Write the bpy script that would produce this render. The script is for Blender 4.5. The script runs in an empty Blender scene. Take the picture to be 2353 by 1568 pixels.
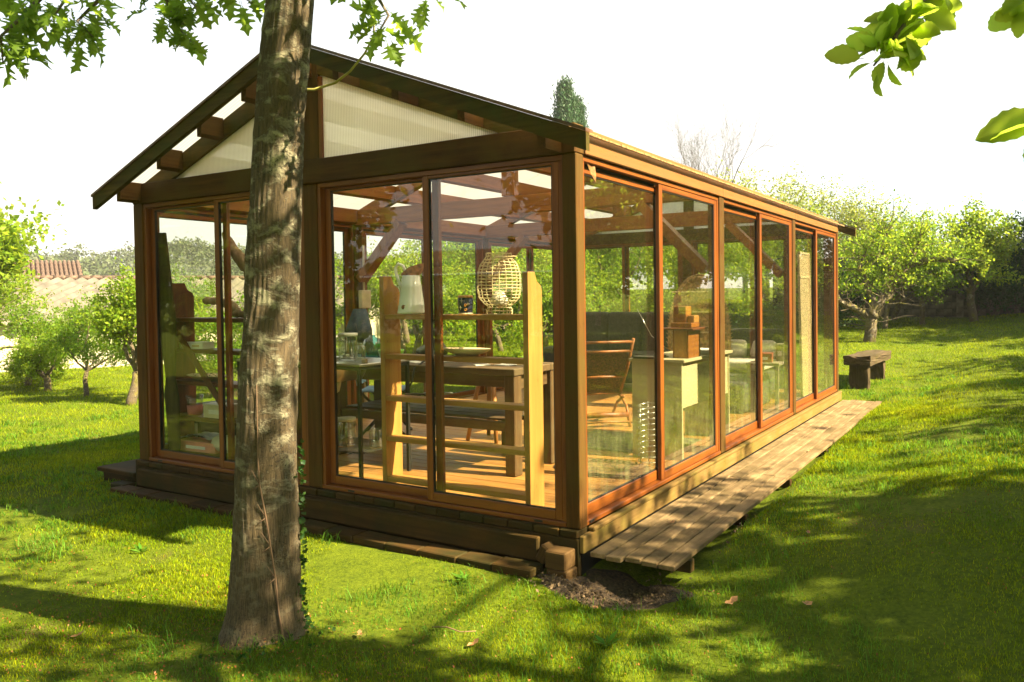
import bpy, bmesh, math, random
import numpy as np
from mathutils import Vector, Matrix
R = math.radians
scene = bpy.context.scene
C = scene.collection

# ------------------------------------------------------------------ camera
CAM = Vector((2.2925, -3.9975, 1.3993))
yaw, pitch, roll = 0.5223, -0.025, -0.0122
fwd = Vector((-math.sin(yaw) * math.cos(pitch), math.cos(yaw) * math.cos(pitch), math.sin(pitch)))
rgt = Vector((math.cos(yaw), math.sin(yaw), 0)); upv = rgt.cross(fwd)
rr = rgt * math.cos(roll) + upv * math.sin(roll); uu = -rgt * math.sin(roll) + upv * math.cos(roll)
cd = bpy.data.cameras.new('camera'); cam = bpy.data.objects.new('camera', cd); C.objects.link(cam)
m3 = Matrix((rr, uu, -fwd)).transposed()
cam.matrix_world = Matrix.Translation(CAM) @ m3.to_4x4()
cd.sensor_width = 36; cd.lens = 1783.48 / 2353 * 36
cd.shift_x = -0.06315; cd.shift_y = -0.0248
cd.clip_start = 0.05; cd.clip_end = 5000
scene.camera = cam

# ------------------------------------------------------------------ light
SUN_EL, SUN_AZ = R(40), R(9)          # azimuth from +X towards +Y
sdir = Vector((math.cos(SUN_EL) * math.cos(SUN_AZ), math.cos(SUN_EL) * math.sin(SUN_AZ), math.sin(SUN_EL)))
w = bpy.data.worlds.new('World'); scene.world = w; w.use_nodes = True
nt = w.node_tree; nt.nodes.clear()
N = nt.nodes.new; L = nt.links.new
out = N('ShaderNodeOutputWorld'); bg = N('ShaderNodeBackground'); bg2 = N('ShaderNodeBackground'); mixs = N('ShaderNodeMixShader')
sky = N('ShaderNodeTexSky'); sky.sky_type = 'NISHITA'; sky.sun_disc = False
sky.sun_elevation = SUN_EL; sky.sun_rotation = math.pi / 2 - SUN_AZ
sky.air_density = 1.0; sky.dust_density = 0.8
bg.inputs['Strength'].default_value = 0.05
bg2.inputs['Color'].default_value = (1.0, 0.99, 0.95, 1); bg2.inputs['Strength'].default_value = 0.235
tc = N('ShaderNodeTexCoord'); mp = N('ShaderNodeMapping'); mp.inputs['Scale'].default_value = (1.0, 1.0, 4.5)
noi = N('ShaderNodeTexNoise'); noi.inputs['Scale'].default_value = 1.7; noi.inputs['Detail'].default_value = 5; noi.inputs['Roughness'].default_value = .5
rp = N('ShaderNodeValToRGB'); rp.color_ramp.elements[0].position = .34; rp.color_ramp.elements[1].position = .5
rp.color_ramp.elements[0].color = (.68, .68, .68, 1)
L(tc.outputs['Generated'], mp.inputs['Vector']); L(mp.outputs[0], noi.inputs['Vector']); L(noi.outputs['Fac'], rp.inputs['Fac'])
sxz = N('ShaderNodeSeparateXYZ'); L(tc.outputs['Generated'], sxz.inputs[0])
hz_ = N('ShaderNodeMapRange'); hz_.interpolation_type = 'SMOOTHSTEP'; hz_.inputs['From Min'].default_value = .36; hz_.inputs['From Max'].default_value = .65; hz_.inputs['To Min'].default_value = 1.0; hz_.inputs['To Max'].default_value = .05
L(sxz.outputs['Z'], hz_.inputs['Value'])
gap = N('ShaderNodeVectorMath'); gap.operation = 'DOT_PRODUCT'; nv_ = N('ShaderNodeVectorMath'); nv_.operation = 'MULTIPLY'; nv_.inputs[1].default_value = (1, 1, 3.5)
nrm_ = N('ShaderNodeVectorMath'); nrm_.operation = 'NORMALIZE'; L(tc.outputs['Generated'], nv_.inputs[0]); L(nv_.outputs[0], nrm_.inputs[0]); L(nrm_.outputs[0], gap.inputs[0]); gap.inputs[1].default_value = Vector((.02, .93, .36)).normalized()
gpr = N('ShaderNodeMapRange'); gpr.interpolation_type = 'SMOOTHSTEP'; gpr.inputs['From Min'].default_value = .955; gpr.inputs['From Max'].default_value = .998; gpr.inputs['To Min'].default_value = 1; gpr.inputs['To Max'].default_value = .1; L(gap.outputs['Value'], gpr.inputs['Value'])
gmm = N('ShaderNodeMath'); gmm.operation = 'MULTIPLY'; L(hz_.outputs[0], gmm.inputs[0]); L(gpr.outputs[0], gmm.inputs[1]); hz_ = gmm
mlt = N('ShaderNodeMath'); mlt.operation = 'MULTIPLY'; L(rp.outputs['Color'], mlt.inputs[0]); L(hz_.outputs[0], mlt.inputs[1])
L(sky.outputs[0], bg.inputs['Color']); L(mlt.outputs[0], mixs.inputs[0]); L(bg.outputs[0], mixs.inputs[1]); L(bg2.outputs[0], mixs.inputs[2])
L(mixs.outputs[0], out.inputs['Surface'])
sd = bpy.data.lights.new('sun', 'SUN'); sd.energy = 5.0; sd.angle = R(0.6); sd.color = (1.0, 0.84, 0.56)
so = bpy.data.objects.new('sun', sd); C.objects.link(so)
so.rotation_euler = sdir.to_track_quat('Z', 'Y').to_euler(); so.location = (12, 2, 12)
vs = scene.view_settings; vs.view_transform = 'Standard'; vs.look = 'None'; vs.gamma = 1; vs.use_curve_mapping = False
vs.exposure = 2.6
cy = scene.cycles
cy.max_bounces = 10; cy.transparent_max_bounces = 24; cy.diffuse_bounces = 4; cy.glossy_bounces = 3; cy.transmission_bounces = 6
cy.use_denoising = True; cy.sample_clamp_indirect = 6; cy.caustics_reflective = False; cy.caustics_refractive = False

# ------------------------------------------------------------------ helpers
def tag(o, label=None, cat=None, group=None, kind=None):
    if label: o['label'] = label
    if cat: o['category'] = cat
    if group: o['group'] = group
    if kind: o['kind'] = kind
    return o
def thing(name, label, cat, loc=(0, 0, 0), group=None, rz=0):
    o = bpy.data.objects.new(name, None); C.objects.link(o); o.location = loc; o.rotation_euler = (0, 0, rz)
    o.empty_display_size = .1
    return tag(o, label, cat, group)
def link(name, me, mat=None, parent=None, loc=(0, 0, 0)):
    o = bpy.data.objects.new(name, me); C.objects.link(o)
    if mat is not None and len(me.materials) == 0: me.materials.append(mat)
    o.location = loc
    if parent is not None: o.parent = parent
    return o
class MB:
    """collects shapes into one mesh"""
    def __init__(s): s.v = []; s.f = []; s.m = []; s.sm = []; s.cur = 0; s.smooth = False
    def add(s, vs, fs):
        b = len(s.v); s.v += [tuple(v) for v in vs]
        for f in fs: s.f.append([b + i for i in f]); s.m.append(s.cur); s.sm.append(s.smooth)
    def box(s, x0, x1, y0, y1, z0, z1, c=0.0):
        if x0 > x1: x0, x1 = x1, x0
        if y0 > y1: y0, y1 = y1, y0
        if z0 > z1: z0, z1 = z1, z0
        c = min(c, (x1 - x0) * .3, (y1 - y0) * .3, (z1 - z0) * .3)
        if c <= 0:
            s.add([(x0, y0, z0), (x1, y0, z0), (x1, y1, z0), (x0, y1, z0), (x0, y0, z1), (x1, y0, z1), (x1, y1, z1), (x0, y1, z1)],
                  [(0, 3, 2, 1), (4, 5, 6, 7), (0, 1, 5, 4), (1, 2, 6, 5), (2, 3, 7, 6), (3, 0, 4, 7)])
        else:
            vs = []; X = (x0, x1); Y = (y0, y1); Z = (z0, z1)
            idx = {}
            for i in (0, 1):
                for j in (0, 1):
                    for k in (0, 1):
                        sx, sy, sz = (1 - 2 * i) * c, (1 - 2 * j) * c, (1 - 2 * k) * c
                        idx[i, j, k] = len(vs)
                        vs += [(X[i], Y[j] + sy, Z[k] + sz), (X[i] + sx, Y[j], Z[k] + sz), (X[i] + sx, Y[j] + sy, Z[k])]
            f = []
            g = lambda i, j, k, a: idx[i, j, k] + a
            for i in (0, 1):
                q = [g(i, 0, 0, 0), g(i, 1, 0, 0), g(i, 1, 1, 0), g(i, 0, 1, 0)]; f.append(q if i else q[::-1])
                q = [g(0, i, 0, 1), g(0, i, 1, 1), g(1, i, 1, 1), g(1, i, 0, 1)]; f.append(q if i else q[::-1])
                q = [g(0, 0, i, 2), g(1, 0, i, 2), g(1, 1, i, 2), g(0, 1, i, 2)]; f.append(q if i else q[::-1])
            for i in (0, 1):
                for j in (0, 1):
                    fl = (i + j) % 2
                    q = [g(i, j, 0, 0), g(i, j, 0, 1), g(i, j, 1, 1), g(i, j, 1, 0)]; f.append(q if not fl else q[::-1])
                    q = [g(i, 0, j, 0), g(i, 1, j, 0), g(i, 1, j, 2), g(i, 0, j, 2)]; f.append(q if not fl else q[::-1])
                    q = [g(0, i, j, 1), g(0, i, j, 2), g(1, i, j, 2), g(1, i, j, 1)]; f.append(q if not fl else q[::-1])
            for k3, b in idx.items():
                q = [b, b + 1, b + 2]; f.append(q if sum(k3) % 2 == 0 else q[::-1])
            s.add(vs, f)
        return s
    def beam(s, p, q, w, h, up=(0, 0, 1)):
        p = Vector(p); q = Vector(q); d = (q - p).normalized(); u = Vector(up)
        r = d.cross(u).normalized() * (w / 2); u2 = r.cross(d).normalized() * (h / 2)
        vs = [p - r - u2, p + r - u2, p + r + u2, p - r + u2, q - r - u2, q + r - u2, q + r + u2, q - r + u2]
        s.add(vs, [(0, 1, 2, 3), (4, 7, 6, 5), (0, 4, 5, 1), (1, 5, 6, 2), (2, 6, 7, 3), (3, 7, 4, 0)])
        return s
    def tube(s, pts, rad, n=8, cap=True, smooth=True):
        pts = [Vector(p) for p in pts]; k = len(pts)
        if not hasattr(rad, '__len__'): rad = [rad] * k
        sm = s.smooth; s.smooth = smooth
        vs = []; prev = None
        for i, p in enumerate(pts):
            d = (pts[min(i + 1, k - 1)] - pts[max(i - 1, 0)])
            d = d.normalized() if d.length > 1e-9 else Vector((0, 0, 1))
            a = prev if prev is not None else (Vector((1, 0, 0)) if abs(d.x) < .8 else Vector((0, 1, 0)))
            a = (a - d * a.dot(d)); a = a.normalized() if a.length > 1e-6 else d.orthogonal().normalized()
            prev = a; b = d.cross(a)
            for j in range(n):
                t = 2 * math.pi * j / n
                vs.append(p + (a * math.cos(t) + b * math.sin(t)) * rad[i])
        fs = [(i * n + j, i * n + (j + 1) % n, (i + 1) * n + (j + 1) % n, (i + 1) * n + j) for i in range(k - 1) for j in range(n)]
        if cap: fs += [list(range(n))[::-1], [(k - 1) * n + j for j in range(n)]]
        s.add(vs, fs); s.smooth = sm
        return s
    def lathe(s, prof, c=(0, 0, 0), n=24, sx=1, sy=1, smooth=True):
        sm = s.smooth; s.smooth = smooth
        vs = []; k = len(prof)
        for r, z in prof:
            for j in range(n):
                t = 2 * math.pi * j / n
                vs.append((c[0] + r * math.cos(t) * sx, c[1] + r * math.sin(t) * sy, c[2] + z))
        fs = [(i * n + j, i * n + (j + 1) % n, (i + 1) * n + (j + 1) % n, (i + 1) * n + j) for i in range(k - 1) for j in range(n)]
        s.add(vs, fs); s.smooth = sm
        return s
    def prism(s, poly, axis, a, b):
        n = len(poly)
        def P(u, v, t): return (t, u, v) if axis == 'x' else ((u, t, v) if axis == 'y' else (u, v, t))
        vs = [P(u, v, a) for u, v in poly] + [P(u, v, b) for u, v in poly]
        fs = [list(range(n)), list(range(n, 2 * n))[::-1]] + [(i, n + i, n + (i + 1) % n, (i + 1) % n) for i in range(n)]
        s.add(vs, fs); return s
    def mesh(s, name, mats, origin=None, fixn=True):
        me = bpy.data.meshes.new(name)
        v = s.v
        if origin is not None: v = [(a - origin[0], b - origin[1], c - origin[2]) for a, b, c in v]
        me.from_pydata(v, [], s.f); me.update()
        mats = mats if isinstance(mats, (list, tuple)) else [mats]
        for m in mats: me.materials.append(m)
        if len(mats) > 1: me.polygons.foreach_set('material_index', s.m)
        if any(s.sm): me.polygons.foreach_set('use_smooth', s.sm)
        if fixn:
            bm = bmesh.new(); bm.from_mesh(me); bmesh.ops.recalc_face_normals(bm, faces=bm.faces); bm.to_mesh(me); bm.free()
        return me
    def build(s, name, mats, parent=None, origin=None, world=True):
        """vertices are given in the parent's frame; origin = centre of the bounds unless given"""
        if origin is None:
            a = np.array(s.v); origin = tuple((a.min(0) + a.max(0)) / 2)
        me = s.mesh(name, mats, origin)
        return link(name, me, None, parent, origin)
_boxcache = {}
def block(name, x0, x1, y0, y1, z0, z1, mat, parent=None, c=.003, grain=None):
    """a box-shaped piece with chamfered edges; alike pieces share mesh data"""
    dx, dy, dz = abs(x1 - x0), abs(y1 - y0), abs(z1 - z0)
    if callable(mat): mat = mat(grain or 'xyz'[int(np.argmax((dx, dy, dz)))])
    key = (round(dx, 4), round(dy, 4), round(dz, 4), c, mat.name)
    me = _boxcache.get(key)
    if me is None:
        me = MB().box(-dx / 2, dx / 2, -dy / 2, dy / 2, -dz / 2, dz / 2, c).mesh(name, mat, fixn=False); _boxcache[key] = me
    return link(name, me, None, parent, ((x0 + x1) / 2, (y0 + y1) / 2, (z0 + z1) / 2))
def dup_tree(o, parent=None):
    c = o.copy(); C.objects.link(c)
    if parent is not None: c.parent = parent
    for ch in list(o.children):
        dup_tree(ch, c)
    return c
def np_mesh(name, verts, faces_flat, nper, mats, smooth=False, mat_idx=None):
    me = bpy.data.meshes.new(name)
    nv = len(verts); nf = len(faces_flat) // nper
    me.vertices.add(nv); me.vertices.foreach_set('co', np.asarray(verts, dtype=np.float32).ravel())
    me.loops.add(nf * nper); me.loops.foreach_set('vertex_index', np.asarray(faces_flat, dtype=np.int32))
    me.polygons.add(nf); me.polygons.foreach_set('loop_start', np.arange(0, nf * nper, nper, dtype=np.int32))
    if smooth: me.polygons.foreach_set('use_smooth', np.ones(nf, dtype=bool))
    for m in (mats if isinstance(mats, (list, tuple)) else [mats]): me.materials.append(m)
    if mat_idx is not None: me.polygons.foreach_set('material_index', mat_idx)
    me.update(calc_edges=True); me.validate()
    return me

# ------------------------------------------------------------------ materials
def newmat(name):
    m = bpy.data.materials.new(name); m.use_nodes = True; t = m.node_tree
    b = t.nodes['Principled BSDF']; return m, t, b
def simple(name, col, rough=.6, metal=0, noise=.12, scale=8, bump=0.0, spec=None):
    m, t, b = newmat(name); n = t.nodes; l = t.links
    b.inputs['Roughness'].default_value = rough; b.inputs['Metallic'].default_value = metal
    if spec is not None: b.inputs['Specular IOR Level'].default_value = spec
    tc = n.new('ShaderNodeTexCoord'); no = n.new('ShaderNodeTexNoise'); no.inputs['Scale'].default_value = scale; no.inputs['Detail'].default_value = 5
    r = n.new('ShaderNodeValToRGB'); r.color_ramp.elements[0].position = .3; r.color_ramp.elements[1].position = .7
    r.color_ramp.elements[0].color = tuple(c * (1 - noise * 2) for c in col) + (1,); r.color_ramp.elements[1].color = tuple(min(1, c * (1 + noise)) for c in col) + (1,)
    l.new(tc.outputs['Object'], no.inputs['Vector']); l.new(no.outputs['Fac'], r.inputs['Fac']); l.new(r.outputs['Color'], b.inputs['Base Color'])
    if bump:
        bp = n.new('ShaderNodeBump'); bp.inputs['Strength'].default_value = bump; bp.inputs['Distance'].default_value = .01
        l.new(no.outputs['Fac'], bp.inputs['Height']); l.new(bp.outputs[0], b.inputs['Normal'])
    return m
_woods = {}
def wood(key, c1, c2, rough=.55, scale=1.0, grime=None, gscale=3, coat=0, vary=.25, bump=.25):
    """returns f(axis) -> material with the grain along that axis"""
    def f(axis):
        k = key + '_' + axis
        if k in _woods: return _woods[k]
        m, t, b = newmat(k); n = t.nodes; l = t.links
        tc = n.new('ShaderNodeTexCoord'); oi = n.new('ShaderNodeObjectInfo')
        ml = n.new('ShaderNodeMath'); ml.operation = 'MULTIPLY'; ml.inputs[1].default_value = 37.0; l.new(oi.outputs['Random'], ml.inputs[0])
        ad = n.new('ShaderNodeVectorMath'); ad.operation = 'ADD'; l.new(tc.outputs['Object'], ad.inputs[0]); l.new(ml.outputs[0], ad.inputs[1])
        mp = n.new('ShaderNodeMapping'); s = [28 * scale] * 3; s['xyz'.index(axis)] = 1.6 * scale; mp.inputs['Scale'].default_value = s
        l.new(ad.outputs[0], mp.inputs['Vector'])
        no = n.new('ShaderNodeTexNoise'); no.inputs['Scale'].default_value = 1.0; no.inputs['Detail'].default_value = 7; no.inputs['Roughness'].default_value = .62; no.inputs['Distortion'].default_value = .6
        l.new(mp.outputs[0], no.inputs['Vector'])
        r = n.new('ShaderNodeValToRGB'); r.color_ramp.elements[0].position = .28; r.color_ramp.elements[1].position = .72
        r.color_ramp.elements[0].color = tuple(c1) + (1,); r.color_ramp.elements[1].color = tuple(c2) + (1,)
        l.new(no.outputs['Fac'], r.inputs['Fac'])
        hs = n.new('ShaderNodeHueSaturation'); l.new(r.outputs['Color'], hs.inputs['Color'])
        mr = n.new('ShaderNodeMapRange'); mr.inputs['To Min'].default_value = 1 - vary; mr.inputs['To Max'].default_value = 1 + vary
        l.new(oi.outputs['Random'], mr.inputs['Value']); l.new(mr.outputs[0], hs.inputs['Value'])
        last = hs.outputs['Color']
        if grime:
            n2 = n.new('ShaderNodeTexNoise'); n2.inputs['Scale'].default_value = gscale; n2.inputs['Detail'].default_value = 6; n2.inputs['Roughness'].default_value = .65
            l.new(ad.outputs[0], n2.inputs['Vector'])
            r2 = n.new('ShaderNodeValToRGB'); r2.color_ramp.elements[0].position = .42; r2.color_ramp.elements[1].position = .68
            l.new(n2.outputs['Fac'], r2.inputs['Fac'])
            mx = n.new('ShaderNodeMix'); mx.data_type = 'RGBA'; l.new(r2.outputs['Color'], mx.inputs['Factor'])
            l.new(last, mx.inputs['A']); mx.inputs['B'].default_value = tuple(grime) + (1,); last = mx.outputs['Result']
        # knots
        vo = n.new('ShaderNodeTexVoronoi'); mp2 = n.new('ShaderNodeMapping'); s2 = [7 * scale] * 3; s2['xyz'.index(axis)] = 2.2 * scale; mp2.inputs['Scale'].default_value = s2
        l.new(ad.outputs[0], mp2.inputs['Vector']); l.new(mp2.outputs[0], vo.inputs['Vector'])
        r3 = n.new('ShaderNodeValToRGB'); r3.color_ramp.elements[0].position = .05; r3.color_ramp.elements[1].position = .13
        r3.color_ramp.elements[0].color = (.35, .28, .25, 1); r3.color_ramp.elements[1].color = (1, 1, 1, 1)
        l.new(vo.outputs['Distance'], r3.inputs['Fac'])
        mk = n.new('ShaderNodeMix'); mk.data_type = 'RGBA'; mk.blend_type = 'MULTIPLY'; mk.inputs['Factor'].default_value = .6
        l.new(last, mk.inputs['A']); l.new(r3.outputs['Color'], mk.inputs['B']); last = mk.outputs['Result']
        l.new(last, b.inputs['Base Color']); b.inputs['Roughness'].default_value = rough; b.inputs['Specular IOR Level'].default_value = .12 if rough >= .69 else .35; b.inputs['Coat Weight'].default_value = coat; b.inputs['Coat Roughness'].default_value = .25
        bp = n.new('ShaderNodeBump'); bp.inputs['Strength'].default_value = bump; bp.inputs['Distance'].default_value = .004
        l.new(no.outputs['Fac'], bp.inputs['Height']); l.new(bp.outputs[0], b.inputs['Normal'])
        _woods[k] = m; return m
    return f
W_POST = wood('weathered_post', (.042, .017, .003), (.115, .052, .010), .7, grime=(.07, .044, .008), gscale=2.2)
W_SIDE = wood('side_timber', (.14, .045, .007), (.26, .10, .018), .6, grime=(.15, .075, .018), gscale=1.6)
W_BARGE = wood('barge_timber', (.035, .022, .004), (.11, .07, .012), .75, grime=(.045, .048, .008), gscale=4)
W_FRAME = wood('orange_varnish', (.10, .023, .003), (.215, .064, .006), .42, coat=.12, vary=.08, bump=.08)
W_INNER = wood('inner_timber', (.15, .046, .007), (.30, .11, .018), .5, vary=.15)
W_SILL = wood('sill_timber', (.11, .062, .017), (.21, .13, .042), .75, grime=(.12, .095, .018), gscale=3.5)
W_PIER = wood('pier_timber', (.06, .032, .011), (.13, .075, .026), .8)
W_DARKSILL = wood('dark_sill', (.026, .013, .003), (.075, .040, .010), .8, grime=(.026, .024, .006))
W_DECK = wood('deck_board', (.11, .072, .032), (.29, .20, .10), .85, grime=(.085, .062, .026), gscale=3.4, vary=.10, bump=.5)
W_FLOOR = wood('floor_board', (.22, .095, .022), (.40, .20, .055), .45, vary=.16)
W_PINE = wood('pale_pine', (.30, .13, .025), (.46, .235, .06), .5, vary=.08, scale=.8)
W_TABLE = wood('old_table', (.045, .022, .008), (.13, .07, .026), .6, grime=(.11, .08, .04))
W_RED = wood('red_brown_wood', (.06, .015, .004), (.14, .04, .01), .5)
W_OLD = wood('old_bench_wood', (.035, .024, .012), (.11, .078, .042), .85, grime=(.06, .05, .018), gscale=5)
W_DRIFT = wood('driftwood', (.16, .09, .05), (.4, .28, .18), .85)
W_STOOL = wood('stool_wood', (.22, .08, .02), (.34, .15, .04), .5)

def leafmat(name, col, tcol, trans=.45, spec=.25, vary=.35, rough=.5, patch=None):
    m = bpy.data.materials.new(name); m.use_nodes = True; t = m.node_tree; n = t.nodes; l = t.links; n.clear()
    o = n.new('ShaderNodeOutputMaterial'); b = n.new('ShaderNodeBsdfPrincipled'); tr = n.new('ShaderNodeBsdfTranslucent'); mx = n.new('ShaderNodeMixShader')
    g = n.new('ShaderNodeNewGeometry')
    def var(c, lo, hi):
        hs = n.new('ShaderNodeHueSaturation'); hs.inputs['Color'].default_value = tuple(c) + (1,)
        mr = n.new('ShaderNodeMapRange'); mr.inputs['To Min'].default_value = lo; mr.inputs['To Max'].default_value = hi; l.new(g.outputs['Random Per Island'], mr.inputs['Value']); l.new(mr.outputs[0], hs.inputs['Value'])
        m2 = n.new('ShaderNodeMapRange'); m2.inputs['To Min'].default_value = .475; m2.inputs['To Max'].default_value = .52
        ml = n.new('ShaderNodeMath'); ml.operation = 'FRACT'; mm = n.new('ShaderNodeMath'); mm.operation = 'MULTIPLY'; mm.inputs[1].default_value = 7.3
        l.new(g.outputs['Random Per Island'], mm.inputs[0]); l.new(mm.outputs[0], ml.inputs[0]); l.new(ml.outputs[0], m2.inputs['Value']); l.new(m2.outputs[0], hs.inputs['Hue'])
        if patch:
            no = n.new('ShaderNodeTexNoise'); no.inputs['Scale'].default_value = 1.1; no.inputs['Detail'].default_value = 5; no.inputs['Roughness'].default_value = .65; l.new(g.outputs['Position'], no.inputs['Vector'])
            r_ = n.new('ShaderNodeValToRGB'); r_.color_ramp.elements[0].position = .40; r_.color_ramp.elements[1].position = .62; r_.color_ramp.elements[0].color = (1, 1, 1, 1); r_.color_ramp.elements[1].color = tuple(patch) + (1,); l.new(no.outputs['Fac'], r_.inputs['Fac'])
            m_ = n.new('ShaderNodeMix'); m_.data_type = 'RGBA'; m_.blend_type = 'MULTIPLY'; m_.inputs['Factor'].default_value = 1; l.new(hs.outputs['Color'], m_.inputs['A']); l.new(r_.outputs['Color'], m_.inputs['B']); return m_.outputs['Result']
        return hs.outputs['Color']
    l.new(var(col, 1 - vary, 1 + vary), b.inputs['Base Color']); l.new(var(tcol, 1 - vary, 1 + vary), tr.inputs['Color'])
    b.inputs['Roughness'].default_value = rough; b.inputs['Specular IOR Level'].default_value = spec
    mx.inputs[0].default_value = trans; l.new(b.outputs[0], mx.inputs[1]); l.new(tr.outputs[0], mx.inputs[2]); l.new(mx.outputs[0], o.inputs['Surface'])
    return m
L_ORCH = leafmat('orchard_leaf', (.14, .22, .015), (.36, .48, .03), .52, spec=.15)
L_ORCH2 = leafmat('orchard_leaf_deep', (.10, .18, .014), (.26, .40, .02), .5, spec=.15)
L_OAK = leafmat('oak_leaf', (.07, .14, .014), (.28, .46, .04), .6, vary=.25)
L_CHERRY = leafmat('serrated_leaf', (.08, .15, .015), (.46, .66, .06), .76, vary=.2)
L_DARK = leafmat('dark_leaf', (.03, .07, .012), (.06, .13, .015), .3, vary=.4)
L_CON = leafmat('conifer_needle', (.035, .085, .03), (.05, .11, .03), .25, vary=.3)
L_MIRR = leafmat('maple_leaf', (.12, .19, .014), (.36, .48, .03), .58, spec=.1)
L_FAR = leafmat('far_forest_leaf', (.075, .10, .035), (.09, .12, .04), .3, vary=.4)
L_IVY = leafmat('ivy_leaf', (.02, .06, .009), (.05, .12, .014), .3, spec=.2, rough=.5, vary=.4)
L_BUD = leafmat('sparse_yellow_leaf', (.15, .19, .03), (.34, .40, .06), .5)
L_GRASS = leafmat('grass_blade', (.19, .235, .005), (.37, .43, .008), .42, vary=.5, spec=.03, patch=(.42, .62, .7))
L_GRASS2 = leafmat('long_grass_blade', (.075, .165, .016), (.17, .32, .018), .45, vary=.45, spec=.08)
L_LITTER = leafmat('litter', (.22, .085, .02), (.18, .06, .012), .2, vary=.6)

def barkmat(name, dark, mid, pale, palefac=.55, moss=None, lenticel=True, scale=1.0):
    m, t, b = newmat(name); n = t.nodes; l = t.links
    tc = n.new('ShaderNodeTexCoord')
    def noise(sc, det=6, rough=.6, dist=0):
        mp = n.new('ShaderNodeMapping'); mp.inputs['Scale'].default_value = tuple(v * scale for v in sc); l.new(tc.outputs['Object'], mp.inputs['Vector'])
        no = n.new('ShaderNodeTexNoise'); no.inputs['Scale'].default_value = 1; no.inputs['Detail'].default_value = det; no.inputs['Roughness'].default_value = rough; no.inputs['Distortion'].default_value = dist
        l.new(mp.outputs[0], no.inputs['Vector']); return no.outputs['Fac']
    def ramp(x, a, b_, c0=(0, 0, 0), c1=(1, 1, 1)):
        r = n.new('ShaderNodeValToRGB'); r.color_ramp.elements[0].position = a; r.color_ramp.elements[1].position = b_
        r.color_ramp.elements[0].color = tuple(c0) + (1,); r.color_ramp.elements[1].color = tuple(c1) + (1,); l.new(x, r.inputs['Fac']); return r.outputs['Color']
    def mix(f, a, b_):
        mx = n.new('ShaderNodeMix'); mx.data_type = 'RGBA'
        if isinstance(f, float): mx.inputs['Factor'].default_value = f
        else: l.new(f, mx.inputs['Factor'])
        for k, v in (('A', a), ('B', b_)):
            if isinstance(v, tuple): mx.inputs[k].default_value = v + (1,)
            else: l.new(v, mx.inputs[k])
        return mx.outputs['Result']
    ridge = noise((120, 120, 13), 8, .75, .6)
    base = ramp(ridge, .35, .65, dark, mid)
    patch = ramp(noise((9, 9, 14) if lenticel else (10, 10, 10), 8, .7, .35), palefac, palefac + (.13 if lenticel else .07))
    if lenticel:
        sz_ = n.new('ShaderNodeSeparateXYZ'); l.new(tc.outputs['Object'], sz_.inputs[0]); zr = n.new('ShaderNodeMapRange'); zr.inputs['From Min'].default_value = .35; zr.inputs['From Max'].default_value = 1.3; zr.inputs['To Min'].default_value = .22; l.new(sz_.outputs['Z'], zr.inputs['Value'])
        pm = n.new('ShaderNodeMath'); pm.operation = 'MULTIPLY'; l.new(patch, pm.inputs[0]); l.new(zr.outputs[0], pm.inputs[1]); patch = pm.outputs[0]
    col = mix(patch, base, pale)
    speck = ramp(noise((85, 85, 110), 4, .7), .56, .64)
    big = ramp(noise((3, 3, 2.4), 3, .5), .42, .6)
    sp = n.new('ShaderNodeMath'); sp.operation = 'MULTIPLY'; l.new(speck, sp.inputs[0]); l.new(big, sp.inputs[1])
    col = mix(sp.outputs[0], col, tuple(c * .25 for c in dark))
    if moss:
        ms = ramp(noise((5, 5, 4), 5, .7), .48, .62); col = mix(ms, col, moss)
    l.new(col, b.inputs['Base Color']); b.inputs['Roughness'].default_value = .85
    bp = n.new('ShaderNodeBump'); bp.inputs['Strength'].default_value = .9; bp.inputs['Distance'].default_value = .018
    ad = n.new('ShaderNodeMath'); ad.operation = 'ADD'; l.new(ridge, ad.inputs[0]); l.new(patch, ad.inputs[1]); 
    l.new(ad.outputs[0], bp.inputs['Height']); l.new(bp.outputs[0], b.inputs['Normal'])
    return m
B_OAK = barkmat('oak_bark', (.03, .021, .009), (.15, .105, .048), (.36, .33, .21), .49)
B_ORCH = barkmat('orchard_bark', (.05, .035, .018), (.15, .11, .06), (.26, .23, .15), .55, moss=(.15, .13, .012), lenticel=False)
B_GREY = barkmat('grey_bark', (.1, .075, .045), (.22, .18, .12), (.38, .34, .24), .55, lenticel=False)

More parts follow.
